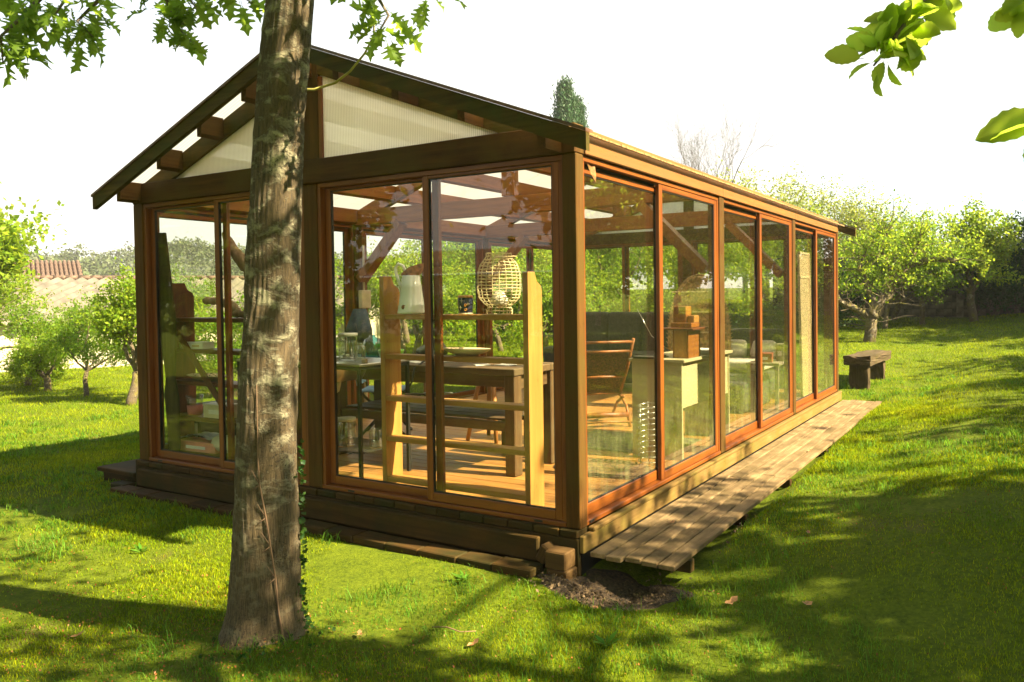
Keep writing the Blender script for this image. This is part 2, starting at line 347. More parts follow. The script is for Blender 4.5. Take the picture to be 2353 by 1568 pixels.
def panemat(name, dirt, dirt_refl_col, grad, r0=.042, pexp=5):
    m = bpy.data.materials.new(name); m.use_nodes = True; t = m.node_tree; n = t.nodes; l = t.links; n.clear()
    o = n.new('ShaderNodeOutputMaterial'); tr = n.new('ShaderNodeBsdfTransparent'); gl = n.new('ShaderNodeBsdfGlossy'); gl.inputs['Roughness'].default_value = .0
    tr.inputs['Color'].default_value = (.955, .965, .93, 1)
    lw = n.new('ShaderNodeLayerWeight'); lw.inputs['Blend'].default_value = .5
    pw = n.new('ShaderNodeMath'); pw.operation = 'POWER'; pw.inputs[1].default_value = pexp; l.new(lw.outputs['Facing'], pw.inputs[0])
    ma = n.new('ShaderNodeMath'); ma.operation = 'MULTIPLY_ADD'; ma.inputs[1].default_value = .93; ma.inputs[2].default_value = r0; l.new(pw.outputs[0], ma.inputs[0])
    mx = n.new('ShaderNodeMixShader'); l.new(ma.outputs[0], mx.inputs[0]); l.new(tr.outputs[0], mx.inputs[1]); l.new(gl.outputs[0], mx.inputs[2])
    df = n.new('ShaderNodeBsdfDiffuse'); df.inputs['Color'].default_value = tuple(dirt_refl_col) + (1,); tl = n.new('ShaderNodeBsdfTranslucent'); tl.inputs['Color'].default_value = tuple(dirt_refl_col) + (1,)
    m3_ = n.new('ShaderNodeMixShader'); m3_.inputs[0].default_value = .5; l.new(df.outputs[0], m3_.inputs[1]); l.new(tl.outputs[0], m3_.inputs[2])
    tc = n.new('ShaderNodeTexCoord'); mp = n.new('ShaderNodeMapping'); mp.inputs['Scale'].default_value = (22, 22, 2.5); l.new(tc.outputs['Object'], mp.inputs['Vector'])
    no = n.new('ShaderNodeTexNoise'); no.inputs['Scale'].default_value = 1; no.inputs['Detail'].default_value = 8; no.inputs['Roughness'].default_value = .75; l.new(mp.outputs[0], no.inputs['Vector'])
    r = n.new('ShaderNodeValToRGB'); r.color_ramp.elements[0].position = .42; r.color_ramp.elements[1].position = .72; l.new(no.outputs['Fac'], r.inputs['Fac'])
    n2 = n.new('ShaderNodeTexNoise'); n2.inputs['Scale'].default_value = 140; n2.inputs['Detail'].default_value = 2; l.new(tc.outputs['Object'], n2.inputs['Vector'])
    r2 = n.new('ShaderNodeValToRGB'); r2.color_ramp.elements[0].position = .67; r2.color_ramp.elements[1].position = .72; l.new(n2.outputs['Fac'], r2.inputs['Fac'])
    sx = n.new('ShaderNodeSeparateXYZ'); l.new(tc.outputs['Object'], sx.inputs[0])
    mr = n.new('ShaderNodeMapRange'); mr.inputs['From Min'].default_value = -.35; mr.inputs['From Max'].default_value = -1.05; mr.inputs['To Min'].default_value = 0; mr.inputs['To Max'].default_value = grad  # lower film: dirt runs, plus the sunlit lawn's reflection put into its colour
    l.new(sx.outputs['Z'], mr.inputs['Value'])
    a1 = n.new('ShaderNodeMath'); a1.operation = 'MULTIPLY'; l.new(r.outputs['Color'], a1.inputs[0]); l.new(mr.outputs[0], a1.inputs[1])
    a2 = n.new('ShaderNodeMath'); a2.operation = 'MULTIPLY_ADD'; a2.inputs[1].default_value = dirt * 12; a2.inputs[2].default_value = dirt; l.new(r2.outputs['Color'], a2.inputs[0])
    a3 = n.new('ShaderNodeMath'); a3.operation = 'ADD'; l.new(a1.outputs[0], a3.inputs[0]); l.new(a2.outputs[0], a3.inputs[1])
    m2 = n.new('ShaderNodeMixShader'); l.new(a3.outputs[0], m2.inputs[0]); l.new(mx.outputs[0], m2.inputs[1]); l.new(m3_.outputs[0], m2.inputs[2])
    l.new(m2.outputs[0], o.inputs['Surface'])
    return m
G_CLEAN = panemat('pane_glass', .003, (.5, .47, .35), .02)
G_DIRTY_REFL = panemat('dusty_reflection_pane_glass', .007, (.42, .44, .2), .26, .075, 3.9)   # double glazing: four reflecting faces
def clearglass(name, tint=(.9, .93, .9), base=.08):
    m = bpy.data.materials.new(name); m.use_nodes = True; t = m.node_tree; n = t.nodes; l = t.links; n.clear()
    o = n.new('ShaderNodeOutputMaterial'); tr = n.new('ShaderNodeBsdfTransparent'); gl = n.new('ShaderNodeBsdfGlossy'); gl.inputs['Roughness'].default_value = .03
    tr.inputs['Color'].default_value = tuple(tint) + (1,)
    lw = n.new('ShaderNodeLayerWeight'); lw.inputs['Blend'].default_value = .5
    pw = n.new('ShaderNodeMath'); pw.operation = 'POWER'; pw.inputs[1].default_value = 3; l.new(lw.outputs['Facing'], pw.inputs[0])
    ma = n.new('ShaderNodeMath'); ma.operation = 'MULTIPLY_ADD'; ma.inputs[1].default_value = .8; ma.inputs[2].default_value = base; l.new(pw.outputs[0], ma.inputs[0])
    mx = n.new('ShaderNodeMixShader'); l.new(ma.outputs[0], mx.inputs[0]); l.new(tr.outputs[0], mx.inputs[1]); l.new(gl.outputs[0], mx.inputs[2]); l.new(mx.outputs[0], o.inputs['Surface'])
    return m
G_JAR = clearglass('jar_glass')
G_BLUE = clearglass('blue_plastic', (.1, .5, .6), .1)
def polycarb(name, axis, transp, col, freq):
    m = bpy.data.materials.new(name); m.use_nodes = True; t = m.node_tree; n = t.nodes; l = t.links; n.clear()
    o = n.new('ShaderNodeOutputMaterial'); tr = n.new('ShaderNodeBsdfTransparent'); tl = n.new('ShaderNodeBsdfTranslucent'); df = n.new('ShaderNodeBsdfPrincipled')
    tl.inputs['Color'].default_value = tuple(col) + (1,); df.inputs['Base Color'].default_value = tuple(col) + (1,); df.inputs['Roughness'].default_value = .25
    tc = n.new('ShaderNodeTexCoord'); wv = n.new('ShaderNodeTexWave'); wv.wave_type = 'BANDS'; wv.bands_direction = axis.upper(); wv.inputs['Scale'].default_value = freq; wv.inputs['Distortion'].default_value = .0
    l.new(tc.outputs['Object'], wv.inputs['Vector'])
    r = n.new('ShaderNodeValToRGB'); r.color_ramp.elements[0].position = .0; r.color_ramp.elements[1].position = .35; l.new(wv.outputs['Fac'], r.inputs['Fac'])
    mr = n.new('ShaderNodeMapRange'); mr.inputs['To Min'].default_value = transp * .25; mr.inputs['To Max'].default_value = transp; l.new(r.outputs['Color'], mr.inputs['Value'])
    a = n.new('ShaderNodeMixShader'); a.inputs[0].default_value = .55; l.new(df.outputs[0], a.inputs[1]); l.new(tl.outputs[0], a.inputs[2])
    b = n.new('ShaderNodeMixShader'); l.new(mr.outputs[0], b.inputs[0]); l.new(a.outputs[0], b.inputs[1]); l.new(tr.outputs[0], b.inputs[2])
    bp = n.new('ShaderNodeBump'); bp.inputs['Strength'].default_value = .5; bp.inputs['Distance'].default_value = .004; l.new(wv.outputs['Fac'], bp.inputs['Height']); l.new(bp.outputs[0], df.inputs['Normal'])
    l.new(b.outputs[0], o.inputs['Surface']); return m
P_GABLE = polycarb('gable_polycarbonate', 'x', .36, (.93, .93, .89), 20)
P_ROOF = polycarb('roof_polycarbonate', 'y', .25, (.85, .85, .82), 12)

M_DARKM = simple('dark_metal', (.03, .028, .025), .5, .6)
M_STEEL = simple('brushed_steel', (.5, .48, .42), .28, 1, noise=.05)
M_WHITE = simple('white_paint', (.72, .68, .54), .35, noise=.03)
M_ENAMEL = simple('white_enamel', (.82, .82, .78), .22, noise=.03, scale=3)
M_RUST = simple('rusty_enamel', (.32, .14, .05), .6, noise=.4, scale=30, bump=.2)
M_CREAM = simple('cream_plastic', (.62, .55, .38), .5)
M_GREEN = simple('green_plastic', (.2, .5, .04), .3)
M_BLACK = simple('black_leather', (.018, .015, .013), .4)
M_CHAR = simple('charcoal_cloth', (.045, .043, .035), .9, noise=.25, scale=20, bump=.2)
M_CLOTH = simple('pale_cloth', (.55, .5, .4), .9, noise=.15, scale=5)
M_BLUE = simple('blue_cloth', (.12, .22, .34), .8)
M_NAVY = simple('navy_cloth', (.05, .07, .1), .9, noise=.2, scale=10)
M_PINK = simple('pink_cloth', (.6, .2, .16), .8, noise=.2, scale=6)
M_DESK = simple('shade_toned_laminate', (.44, .38, .22), .4, noise=.03)  # white desk toned to cream: shade and lawn bounce put into the colour
M_RATTAN = simple('rattan', (.26, .085, .015), .5, noise=.3, scale=14, bump=.3)
M_WICKER = simple('wicker', (.42, .26, .1), .7, noise=.35, scale=30, bump=.5)
M_WEAVE = simple('dark_weave', (.12, .06, .02), .75, noise=.5, scale=60, bump=.6)
M_CANE = simple('pale_cane', (.68, .55, .3), .6, noise=.2, scale=30)
M_PAPER = simple('paper', (.72, .7, .64), .7, noise=.04)
M_CARD = simple('cardboard', (.5, .38, .22), .8, noise=.1)
M_STONE = simple('old_stone', (.25, .21, .14), .9, noise=.35, scale=12, bump=.5)
M_TERRA = simple('terracotta', (.13, .082, .055), .85, noise=.35, scale=9, bump=.3)
M_FIBRE = simple('fibre_cement', (.125, .108, .082), .9, noise=.25, scale=2.2, bump=.2)
M_RENDER = simple('cream_render', (.55, .48, .36), .9, noise=.12, scale=2)
M_DIRT = simple('dug_soil', (.055, .034, .016), 1, noise=.45, scale=55, bump=1.0)
M_DEADLEAF = simple('dead_leaf', (.34, .17, .06), .8, noise=.3, scale=40)
M_RUG = simple('rug', (.16, .09, .035), .95, noise=.4, scale=18)
M_VIOLET = simple('violet_cloth', (.25, .08, .3), .8)
M_DARKGLASS = simple('dark_window', (.02, .022, .02), .1)

# ------------------------------------------------------------------ ground
def sst(a, b, x): t = np.clip((x - a) / (b - a), 0, 1); return t * t * (3 - 2 * t)
def gz(x, y):
    x = np.asarray(x, dtype=float); y = np.asarray(y, dtype=float)
    f = .4 + .6 * sst(-10, -1, x)
    z = -.30 + .13 * sst(0, 7.5, y) * f + .062 * np.clip(y - 7.5, 0, 16) * f + .01 * np.clip(y - 23.5, 0, 60)
    z = z + .24 * sst(.62, 2.3, x) * sst(-2.2, 2.2, y) * (1 - .6 * sst(9, 14, y)) + .045 * np.clip(x - 2.3, 0, 14) * sst(-3, 3, y)
    z = z + .115 * sst(.48, .75, x) * sst(-.1, 1.2, y) * (1 - sst(7.6, 9, y))
    z = z + .05 * sst(-.75, -.3, y) * sst(1.2, .2, -y) * sst(-9, -6, x) * (1 - sst(-.1, .3, x)) * (1 - sst(0, 3, y))
    z = z - .09 * np.exp(-((x - .3) ** 2 + (y + .02) ** 2) / .06)
    z = z + .035 * np.exp(-((x + 1.0) ** 2 + (y + 1.45) ** 2) / .16)
    z = z + .018 * np.sin(x * 1.3 + 1.1 * np.sin(y * .7)) * np.sin(y * 1.1 + .6) + .008 * np.sin(x * 4.1 + 2) * np.sin(y * 3.7 + np.sin(x * 2))
    return z
def gzf(x, y): return float(gz(x, y))
def axis_vals(a, b, step, far):
    c = list(np.arange(a, b + 1e-6, step)); lo = []; hi = []; s = step; v = a
    while v > -far: s *= 1.18; v -= s; lo.append(v)
    s = step; v = b
    while v < far: s *= 1.18; v += s; hi.append(v)
    return np.array(lo[::-1] + c + hi)
gx = axis_vals(-9, 5, .1, 1600); gy = axis_vals(-4.5, 11, .1, 1600)
X, Y = np.meshgrid(gx, gy); Z = gz(X, Y)
nv = X.size; nx = len(gx); ny = len(gy)
V = np.stack([X.ravel(), Y.ravel(), Z.ravel()], 1)
i, j = np.meshgrid(np.arange(nx - 1), np.arange(ny - 1)); a = (j * nx + i).ravel()
F = np.stack([a, a + 1, a + nx + 1, a + nx], 1).ravel()
m, t, b = newmat('lawn_soil'); n = t.nodes; l = t.links
geo = n.new('ShaderNodeNewGeometry')
def gnoise(scale, det=6, rough=.6):
    no = n.new('ShaderNodeTexNoise'); no.inputs['Scale'].default_value = scale; no.inputs['Detail'].default_value = det; no.inputs['Roughness'].default_value = rough
    l.new(geo.outputs['Position'], no.inputs['Vector']); return no.outputs['Fac']
def gramp(x, p0, p1, c0, c1):
    r = n.new('ShaderNodeValToRGB'); r.color_ramp.elements[0].position = p0; r.color_ramp.elements[1].position = p1
    r.color_ramp.elements[0].color = c0 + (1,); r.color_ramp.elements[1].color = c1 + (1,); l.new(x, r.inputs['Fac']); return r.outputs['Color']
c1 = gramp(gnoise(38, 7, .75), .34, .64, (.022, .04, .003), (.15, .19, .008))
c2 = gramp(gnoise(9, 5), .3, .7, (.04, .07, .005), (.13, .17, .009))
mx = n.new('ShaderNodeMix'); mx.data_type = 'RGBA'; mx.inputs['Factor'].default_value = .45; l.new(c1, mx.inputs['A']); l.new(c2, mx.inputs['B'])
mk = gramp(gnoise(1.3, 7, .7), .58, .72, (0, 0, 0), (1, 1, 1))
m2 = n.new('ShaderNodeMix'); m2.data_type = 'RGBA'; l.new(mk, m2.inputs['Factor']); l.new(mx.outputs['Result'], m2.inputs['A']); m2.inputs['B'].default_value = (.12, .10, .03, 1)
l.new(m2.outputs['Result'], b.inputs['Base Color']); b.inputs['Roughness'].default_value = 1; b.inputs['Specular IOR Level'].default_value = .1
bp = n.new('ShaderNodeBump'); bp.inputs['Strength'].default_value = .9; bp.inputs['Distance'].default_value = .02; l.new(gnoise(60, 6, .75), bp.inputs['Height']); l.new(bp.outputs[0], b.inputs['Normal'])
tag(link('ground', np_mesh('ground', V, F, 4, m, smooth=True)), kind='structure')

# hill in the far distance
HC = []
def hill_h(az, d):
    a = math.degrees(az)
    h = 9.5 + 2.0 * math.sin(a * .21 + 1) + 1.3 * math.sin(a * .53) + 5.5 * math.exp(-((a + 57.2) / 1.6) ** 2) * 0
    h *= max(0, min(1, (d - 150) / 70)); return h * (1 if a < -35 else max(.25, 1 - (a + 35) / 40))
vs = []; fs = []
na, nd = 120, 10
for ia in range(na + 1):
    az = R(-110 + 115 * ia / na)
    for k in range(nd + 1):
        dd = 140 + 12 * k
        vs.append((CAM.x + math.sin(az) * dd, CAM.y + math.cos(az) * dd, hill_h(az, dd) - .5 - (0 if k < nd else 3)))
for ia in range(na):
    for k in range(nd):
        q = ia * (nd + 1) + k; fs.append((q, q + 1, q + nd + 2, q + nd + 1))
hm = MB(); hm.add(vs, fs)
hm.smooth = True
me = hm.mesh('hill', simple('hill_scrub', (.075, .09, .04), 1, noise=.3, scale=.1), fixn=False)
tag(link('hill', me), kind='structure')

# ------------------------------------------------------------------ the pavilion
PV = thing('garden_pavilion', 'large timber garden room with sliding glass walls and pitched translucent roof, standing on the lawn', 'pavilion', (0, 0, 0))
M_CAP = simple('cap_metal', (.13, .06, .03), .5, noise=.3, scale=14)
for (xa, xb, ya, yb) in [(-.10, 0, 0, .09), (-2.34, -2.20, 0, .11), (-4.5, -4.37, 0, .09),
                         (-.11, 0, 2.50, 2.62), (-.11, 0, 4.98, 5.10), (-.10, 0, 7.41, 7.5),
                         (-4.5, -4.39, 2.50, 2.62), (-4.5, -4.39, 4.98, 5.10), (-4.5, -4.37, 7.41, 7.5), (-2.34, -2.20, 7.39, 7.5)]:
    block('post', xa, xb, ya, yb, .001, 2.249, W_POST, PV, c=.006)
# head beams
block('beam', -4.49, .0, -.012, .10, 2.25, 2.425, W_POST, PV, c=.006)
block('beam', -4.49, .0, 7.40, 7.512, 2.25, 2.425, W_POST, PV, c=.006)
for (ya, yb) in [(.102, 2.56), (2.565, 5.04), (5.045, 7.398)]:
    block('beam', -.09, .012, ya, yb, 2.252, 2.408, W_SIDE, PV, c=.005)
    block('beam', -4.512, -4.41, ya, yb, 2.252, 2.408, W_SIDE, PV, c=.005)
RS = .3805
def zt(x): return 3.26 - RS * abs(x + 2.25)
def slope_prism(name, mat, xa, xb, lo, hi, ya, yb, parent=PV, axis=None):
    """a piece lying along the roof slope between xa and xb, from zt+lo to zt+hi, y from ya to yb"""
    mb = MB(); xs = [xa, xb] if not (xa < -2.25 < xb) else [xa, -2.25, xb]
    poly = [(x, zt(x) + lo) for x in xs] + [(x, zt(x) + hi) for x in xs[::-1]]
    mb.prism(poly, 'y', ya, yb)
    return mb.build(name, mat, parent)
for y0 in (.002, 2.52, 5.0, 7.42):
    for xa, xb in ((-4.492, -2.335), (-2.165, -.008)):
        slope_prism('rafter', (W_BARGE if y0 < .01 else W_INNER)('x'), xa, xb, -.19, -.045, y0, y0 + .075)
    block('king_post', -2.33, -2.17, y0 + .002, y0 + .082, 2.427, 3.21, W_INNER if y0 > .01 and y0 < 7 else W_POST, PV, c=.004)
for y0 in (2.51, 4.99):
    block('tie_beam', -4.405, -.095, y0, y0 + .10, 2.245, 2.42, W_INNER, PV, c=.005)
    for s in (-1, 1):
        a = (-2.25 + s * 2.10, y0 + .05, 1.62); b_ = (-2.25 + s * 1.47, y0 + .05, 2.25)
        mb = MB().beam(a, b_, .09, .13, up=(0, 1, 0)); mb.build('brace', W_INNER('z'), PV)
# knee braces in the plane of the left wall
for y0, s in ((2.5, 1), (5.0, 1), (2.62, -1)):
    pass
PX = [-.12, -.70, -1.235, -1.77, -2.25, -2.73, -3.265, -3.80, -4.38]
for x in PX:
    if abs(x + 2.25) < .01: poly = [(x - .03, 3.02), (x + .03, 3.02), (x + .03, 3.215), (x - .03, 3.215)]
    else: poly = [(x - .028, zt(x - .028) - .185), (x + .028, zt(x + .028) - .185), (x + .028, zt(x + .028) - .034), (x - .028, zt(x - .028) - .034)]
    MB().prism(poly, 'y', .078, 7.69).build('purlin', W_INNER('y'), PV); MB().prism(poly, 'y', -.192, .001).build('purlin_end', W_POST('y'), PV)
for s in (-1, 1):
    for (ya, yb) in ((-.235, -.195), (7.695, 7.735)):
        xs = (-2.25, .2) if s > 0 else (-4.7, -2.25)
        slope_prism('barge_board', W_BARGE('x'), xs[0], xs[1], -.125, -.02, ya, yb)
        slope_prism('roof_edge_cap', M_CAP, xs[0] + (.001 if s > 0 else -.005), xs[1] + (.005 if s > 0 else -.001), -.017, .002, ya - .012, yb + .03)
    xs = (-2.25, .045) if s > 0 else (-4.545, -2.25)
    for k in range(7):
        y0 = -.19 + k * 1.126
        slope_prism('roof_panel', P_ROOF, xs[0] + (.003 if s > 0 else 0), xs[1], -.03, -.019, y0, y0 + 1.122)
# moss-edged strip along the eaves
for s in (0, 1):
    mb = MB(); rnd = random.Random(4 + s)
    y = -.19
    xe = .046 if s == 0 else -4.546
    while y < 7.69:
        dy = rnd.uniform(.05, .16); h = rnd.uniform(.001, .008)
        mb.box(xe - .006, xe + .006, y, y + dy, zt(xe) - .03, zt(xe) - .02 + h, .002); y += dy
    mb.build('mossy_edge', simple('dry_moss%d' % s, (.28, .17, .06), 1, noise=.4, scale=40, bump=.5), PV)
# gable glazing
MB().prism([(-2.165, 2.43), (-.56, 2.43), (-2.165, 3.06)], 'y', .03, .042).build('gable_panel', P_GABLE, PV)
MB().prism([(-2.335, 2.43), (-2.335, 3.06), (-3.94, 2.43)], 'y', .03, .042).build('gable_panel', P_GABLE, PV)
MB().prism([(-2.165, 2.43), (-.56, 2.43), (-2.165, 3.06)], 'y', 7.45, 7.462).build('gable_panel', P_GABLE, PV)
MB().prism([(-2.335, 2.43), (-2.335, 3.06), (-3.94, 2.43)], 'y', 7.45, 7.462).build('gable_panel', P_GABLE, PV)
block('glazing_bead', -2.165, -2.135, .006, .028, 2.427, 3.02, W_FRAME, PV, c=.002)
block('glazing_bead', -2.365, -2.337, .006, .028, 2.427, 3.02, W_FRAME, PV, c=.002)

# glazed bays
def mapper(wall):
    if wall == 'front': return lambda u0, u1, n0, n1: (u0, u1, n0, n1)
    if wall == 'back': return lambda u0, u1, n0, n1: (u0, u1, 7.5 - n1, 7.5 - n0)
    if wall == 'right': return lambda u0, u1, n0, n1: (-n1, -n0, u0, u1)
    if wall == 'left': return lambda u0, u1, n0, n1: (-4.5 + n0, -4.5 + n1, u0, u1)
def sash(wall, u0, u1, n0, n1, z0, z1, st, bot, top, glass):
    mp = mapper(wall); mb = MB(); hor = wall in ('front', 'back')
    def add(a0, a1, c0, c1, ch=.004):
        q = mp(a0, a1, n0, n1); mb.box(q[0], q[1], q[2], q[3], c0, c1, ch)
    mb.cur = 0; add(u0, u0 + st, z0, z1); add(u1 - st, u1, z0, z1)
    mb.cur = 1; add(u0 + st, u1 - st, z0, z0 + bot); add(u0 + st, u1 - st, z1 - top, z1)
    o = mb.build('sliding_door', [W_FRAME('z'), W_FRAME('x' if hor else 'y')], PV)
    nm = (n0 + n1) / 2; q = mp(u0 + st - .004, u1 - st + .004, nm - .003, nm + .003)
    pb = MB().box(q[0], q[1], q[2], q[3], z0 + bot - .004, z1 - top + .004)
    a = np.array(pb.v); oc = (a.min(0) + a.max(0)) / 2
    link('pane', pb.mesh('pane', glass, tuple(oc)), None, o, tuple(oc - np.array(o.location)))
    # black rubber bead round the pane
    rb = MB(); e = .006
    for (a0, a1, c0, c1) in ((u0 + st, u0 + st + e, z0 + bot, z1 - top), (u1 - st - e, u1 - st, z0 + bot, z1 - top), (u0 + st + e, u1 - st - e, z0 + bot, z0 + bot + e), (u0 + st + e, u1 - st - e, z1 - top - e, z1 - top)):
        q = mp(a0, a1, nm - .010, nm + .010); rb.box(q[0], q[1], q[2], q[3], c0, c1)
    a = np.array(rb.v); oc = (a.min(0) + a.max(0)) / 2
    link('seal', rb.mesh('seal', M_DARKM, tuple(oc)), None, o, tuple(oc - np.array(o.location)))
    return o
def bay(wall, u0, u1, glass, flip=False):
    mp = mapper(wall); hor = wall in ('front', 'back'); g = 'x' if hor else 'y'
    mb = MB()
    def add(a0, a1, n0, n1, c0, c1, cur):
        mb.cur = cur; q = mp(a0, a1, n0, n1); mb.box(q[0], q[1], q[2], q[3], c0, c1, .003)
    add(u0 + .001, u0 + .03, .012, .098, .03, 2.215, 0); add(u1 - .03, u1 - .001, .012, .098, .03, 2.215, 0)
    add(u0 + .001, u1 - .001, .012, .098, 2.215, 2.248, 1); add(u0 + .001, u1 - .001, .004, .104, .001, .03, 1)
    mb.build('window_frame', [W_FRAME('z'), W_FRAME(g)], PV)
    mid = (u0 + u1) / 2; w2 = .052
    A = (.016, .048); B = (.056, .090)
    if flip: A, B = B, A
    if wall in ('front', 'back'):
        sash(wall, u0 + .031, mid + w2, *A, .033, 2.213, .052, .034 + .025, .02, glass)
        sash(wall, mid - w2, u1 - .031, *B, .033, 2.213, .052, .034 + .025, .02, glass)
    else:
        q = mp(u0 + .031, mid - w2, .058, .088); block('dark_gap_strip', q[0], q[1], q[2], q[3], 2.1965, 2.2145, M_DARKM, PV, c=0)  # black strip stands in for the shade in the gap above the sash
        sash(wall, u0 + .031, mid + w2, *B, .033, 2.195, .06, .072, .04, glass)
        sash(wall, mid - w2, u1 - .031, *A, .033, 2.213, .06, .058, .04, glass)
bay('front', -4.37, -2.34, G_CLEAN, True); bay('front', -2.20, -.10, G_CLEAN, True)
for wl, gl in (('right', G_DIRTY_REFL), ('left', G_CLEAN)):
    bay(wl, .09, 2.50, gl); bay(wl, 2.62, 4.98, gl); bay(wl, 5.10, 7.41, gl)
bay('back', -4.37, -2.34, G_CLEAN); bay('back', -2.20, -.10, G_CLEAN)
for x in (-.3, -1.9, -4.2):
    block('drain_slot', x - .03, x + .03, -.0005, .0035, .008, .022, M_DARKM, PV, c=.001)
block('door_latch', .0, .006, .115, .165, .012, .03, M_DARKM, PV, c=.001)

# sills and base
x = -4.5
while x < -.02:
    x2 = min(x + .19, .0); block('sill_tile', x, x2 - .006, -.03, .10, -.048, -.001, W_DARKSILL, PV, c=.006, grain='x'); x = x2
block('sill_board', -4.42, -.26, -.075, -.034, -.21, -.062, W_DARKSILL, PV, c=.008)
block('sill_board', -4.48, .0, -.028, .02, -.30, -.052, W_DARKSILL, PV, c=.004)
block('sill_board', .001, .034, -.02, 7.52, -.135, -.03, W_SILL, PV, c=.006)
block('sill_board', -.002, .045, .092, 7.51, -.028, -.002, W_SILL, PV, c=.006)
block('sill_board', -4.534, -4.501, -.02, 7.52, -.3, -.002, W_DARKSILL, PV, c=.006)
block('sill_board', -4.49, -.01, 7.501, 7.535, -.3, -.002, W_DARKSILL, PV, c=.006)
block('footing_beam', -.06, .0, -.0, 7.5, -.36, -.138, M_DARKM, PV, c=0)
# floor
y = .115
k = 0
while y < 7.38:
    dz = random.Random(k).uniform(-.0012, .0012)
    block('floorboard', -4.385, -.115, y, y + .115, -.008 + dz, .018 + dz, W_FLOOR, PV, c=.003, grain='x'); y += .1195; k += 1
block('subfloor', -4.38, -.12, .11, 7.39, -.05, -.012, M_DARKM, PV, c=0)

# plank walkway
DK = thing('plank_walkway', 'grey weathered plank walkway running along the sunlit glass side of the garden room', 'walkway', (.3, 3.7, -.15))
rn = random.Random(7)
for i in range(5):
    xa = .05 + i * .1105; y = .03 + rn.uniform(-.02, .02)
    cuts = [rn.uniform(2.2, 2.9), rn.uniform(4.7, 5.4), 7.56 + rn.uniform(-.03, .03)]
    for c_ in cuts:
        dz = rn.uniform(-.003, .003)
        o = block('plank', xa, xa + .0985, y, c_ - .004, -.16 + dz, -.13 + dz, W_DECK, DK, c=.004, grain='y')
        o.location -= DK.location; o.rotation_euler = (0, rn.uniform(-.012, .012), 0); y = c_
for y in (.25, 1.3, 2.5, 3.9, 5.2, 6.5, 7.3):
    o = block('joist', .06, .6, y, y + .06, -.24, -.1655, W_DARKSILL, DK, c=.003); o.location -= DK.location

# paving strip and block pier at the near corner
PS = thing('paving_strip', 'row of flat brown paving slabs lying along the foot of the shaded front wall', 'paving', (-2.3, -.2, -.28))
x = -4.55; k = 0
while x < -.45:
    r_ = random.Random(k + 30); wd = .27 if x < -4.5 else r_.uniform(.26, .34)
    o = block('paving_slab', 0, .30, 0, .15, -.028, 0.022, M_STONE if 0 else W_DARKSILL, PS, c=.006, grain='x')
    o.scale.x = (wd - .008) / .30
    o.location = (x + wd / 2 + 2.3, -.165 + .2 + r_.uniform(-.006, .006), -.232 + .28 + r_.uniform(-.004, .004)); o.rotation_euler = (r_.uniform(-.01, .01), r_.uniform(-.02, .02), r_.uniform(-.01, .01)); x += wd; k += 1
PR = thing('block_pier', 'two tan blocks stacked on a mossy footing at the near corner post', 'pier', (-.08, -.12, -.33))
for (xa, xb, ya, yb, za, zb, mt) in ((-.155, -.015, -.16, -.035, -.205, -.10, W_PIER), (-.15, -.005, -.155, -.032, -.325, -.208, W_PIER), (-.12, .12, -.22, -.02, -.40, -.328, None)):
    o = block('support_block' if mt else 'footing_slab', xa, xb, ya, yb, za, zb, mt or M_STONE, PR, c=.007, grain='x'); o.location -= PR.location
o = block('wedge_block', -.235, -.165, -.12, -.02, -.20, -.09, W_PIER, PR, c=.01); o.location -= PR.location; o.rotation_euler = (0, .5, 0)
ST = thing('timber_step', 'low dark timber step box on the grass at the far left corner', 'step', (-4.85, .1, -.25))
for (xa, xb, ya, yb, za, zb) in ((-5.15, -4.56, -.02, .42, -.165, -.125), (-5.12, -4.6, .02, .40, -.30, -.168)):
    o = block('step_board' if za > -.2 else 'step_riser', xa, xb, ya, yb, za, zb, W_DARKSILL, ST, c=.006); o.location -= ST.location
for (xa, xb, ya, yb, za, zb) in ((-4.72, -4.52, -.14, -.03, -.262, -.20),):
    o = block('step_block', xa, xb, ya, yb, za, zb, W_DARKSILL, ST, c=.006); o.location -= ST.location

# ------------------------------------------------------------------ vegetation generators
def leaf_quads(P, Nrm, Dir, size, aspect=.5, fold=.25):
    """P centres, Nrm normals, Dir long directions, size lengths -> folded rhombic leaves (2 triangles each)"""
    n_ = len(P); Dir = Dir / (np.linalg.norm(Dir, axis=1, keepdims=True) + 1e-9)
    W = np.cross(Nrm, Dir); W /= (np.linalg.norm(W, axis=1, keepdims=True) + 1e-9); Nn = np.cross(Dir, W)
    h = size[:, None] * .5; wv = size[:, None] * aspect * .5
    a = P - Dir * h; b_ = P + W * wv + Nn * wv * fold; c_ = P + Dir * h; d_ = P - W * wv + Nn * wv * fold
    V = np.stack([a, b_, c_, d_], 1).reshape(-1, 3)
    k = np.arange(n_)[:, None] * 4
    F = np.concatenate([k + 0, k + 1, k + 2, k + 0, k + 2, k + 3], 1).ravel()
    return V, F
def unit_rand(rng, n_): v = rng.normal(size=(n_, 3)); return v / np.linalg.norm(v, axis=1, keepdims=True)
def leaf_cloud(rng, centres, per, spread, size, svar=.35, aspect=.5, up=.6, droop=0.0, name='crown', mat=None, sz=1.0):
    c_ = np.repeat(np.asarray(centres), per, axis=0); n_ = len(c_)
    P = c_ + rng.normal(size=(n_, 3)) * spread * np.array([1, 1, sz])
    Nn = unit_rand(rng, n_) + np.array([0, 0, up]); D = unit_rand(rng, n_) + np.array([0, 0, -droop])
    s = size * (1 + svar * rng.uniform(-1, 1, n_))
    V, F = leaf_quads(P, Nn, D, s, aspect)
    return np_mesh(name, V, F, 3, mat)
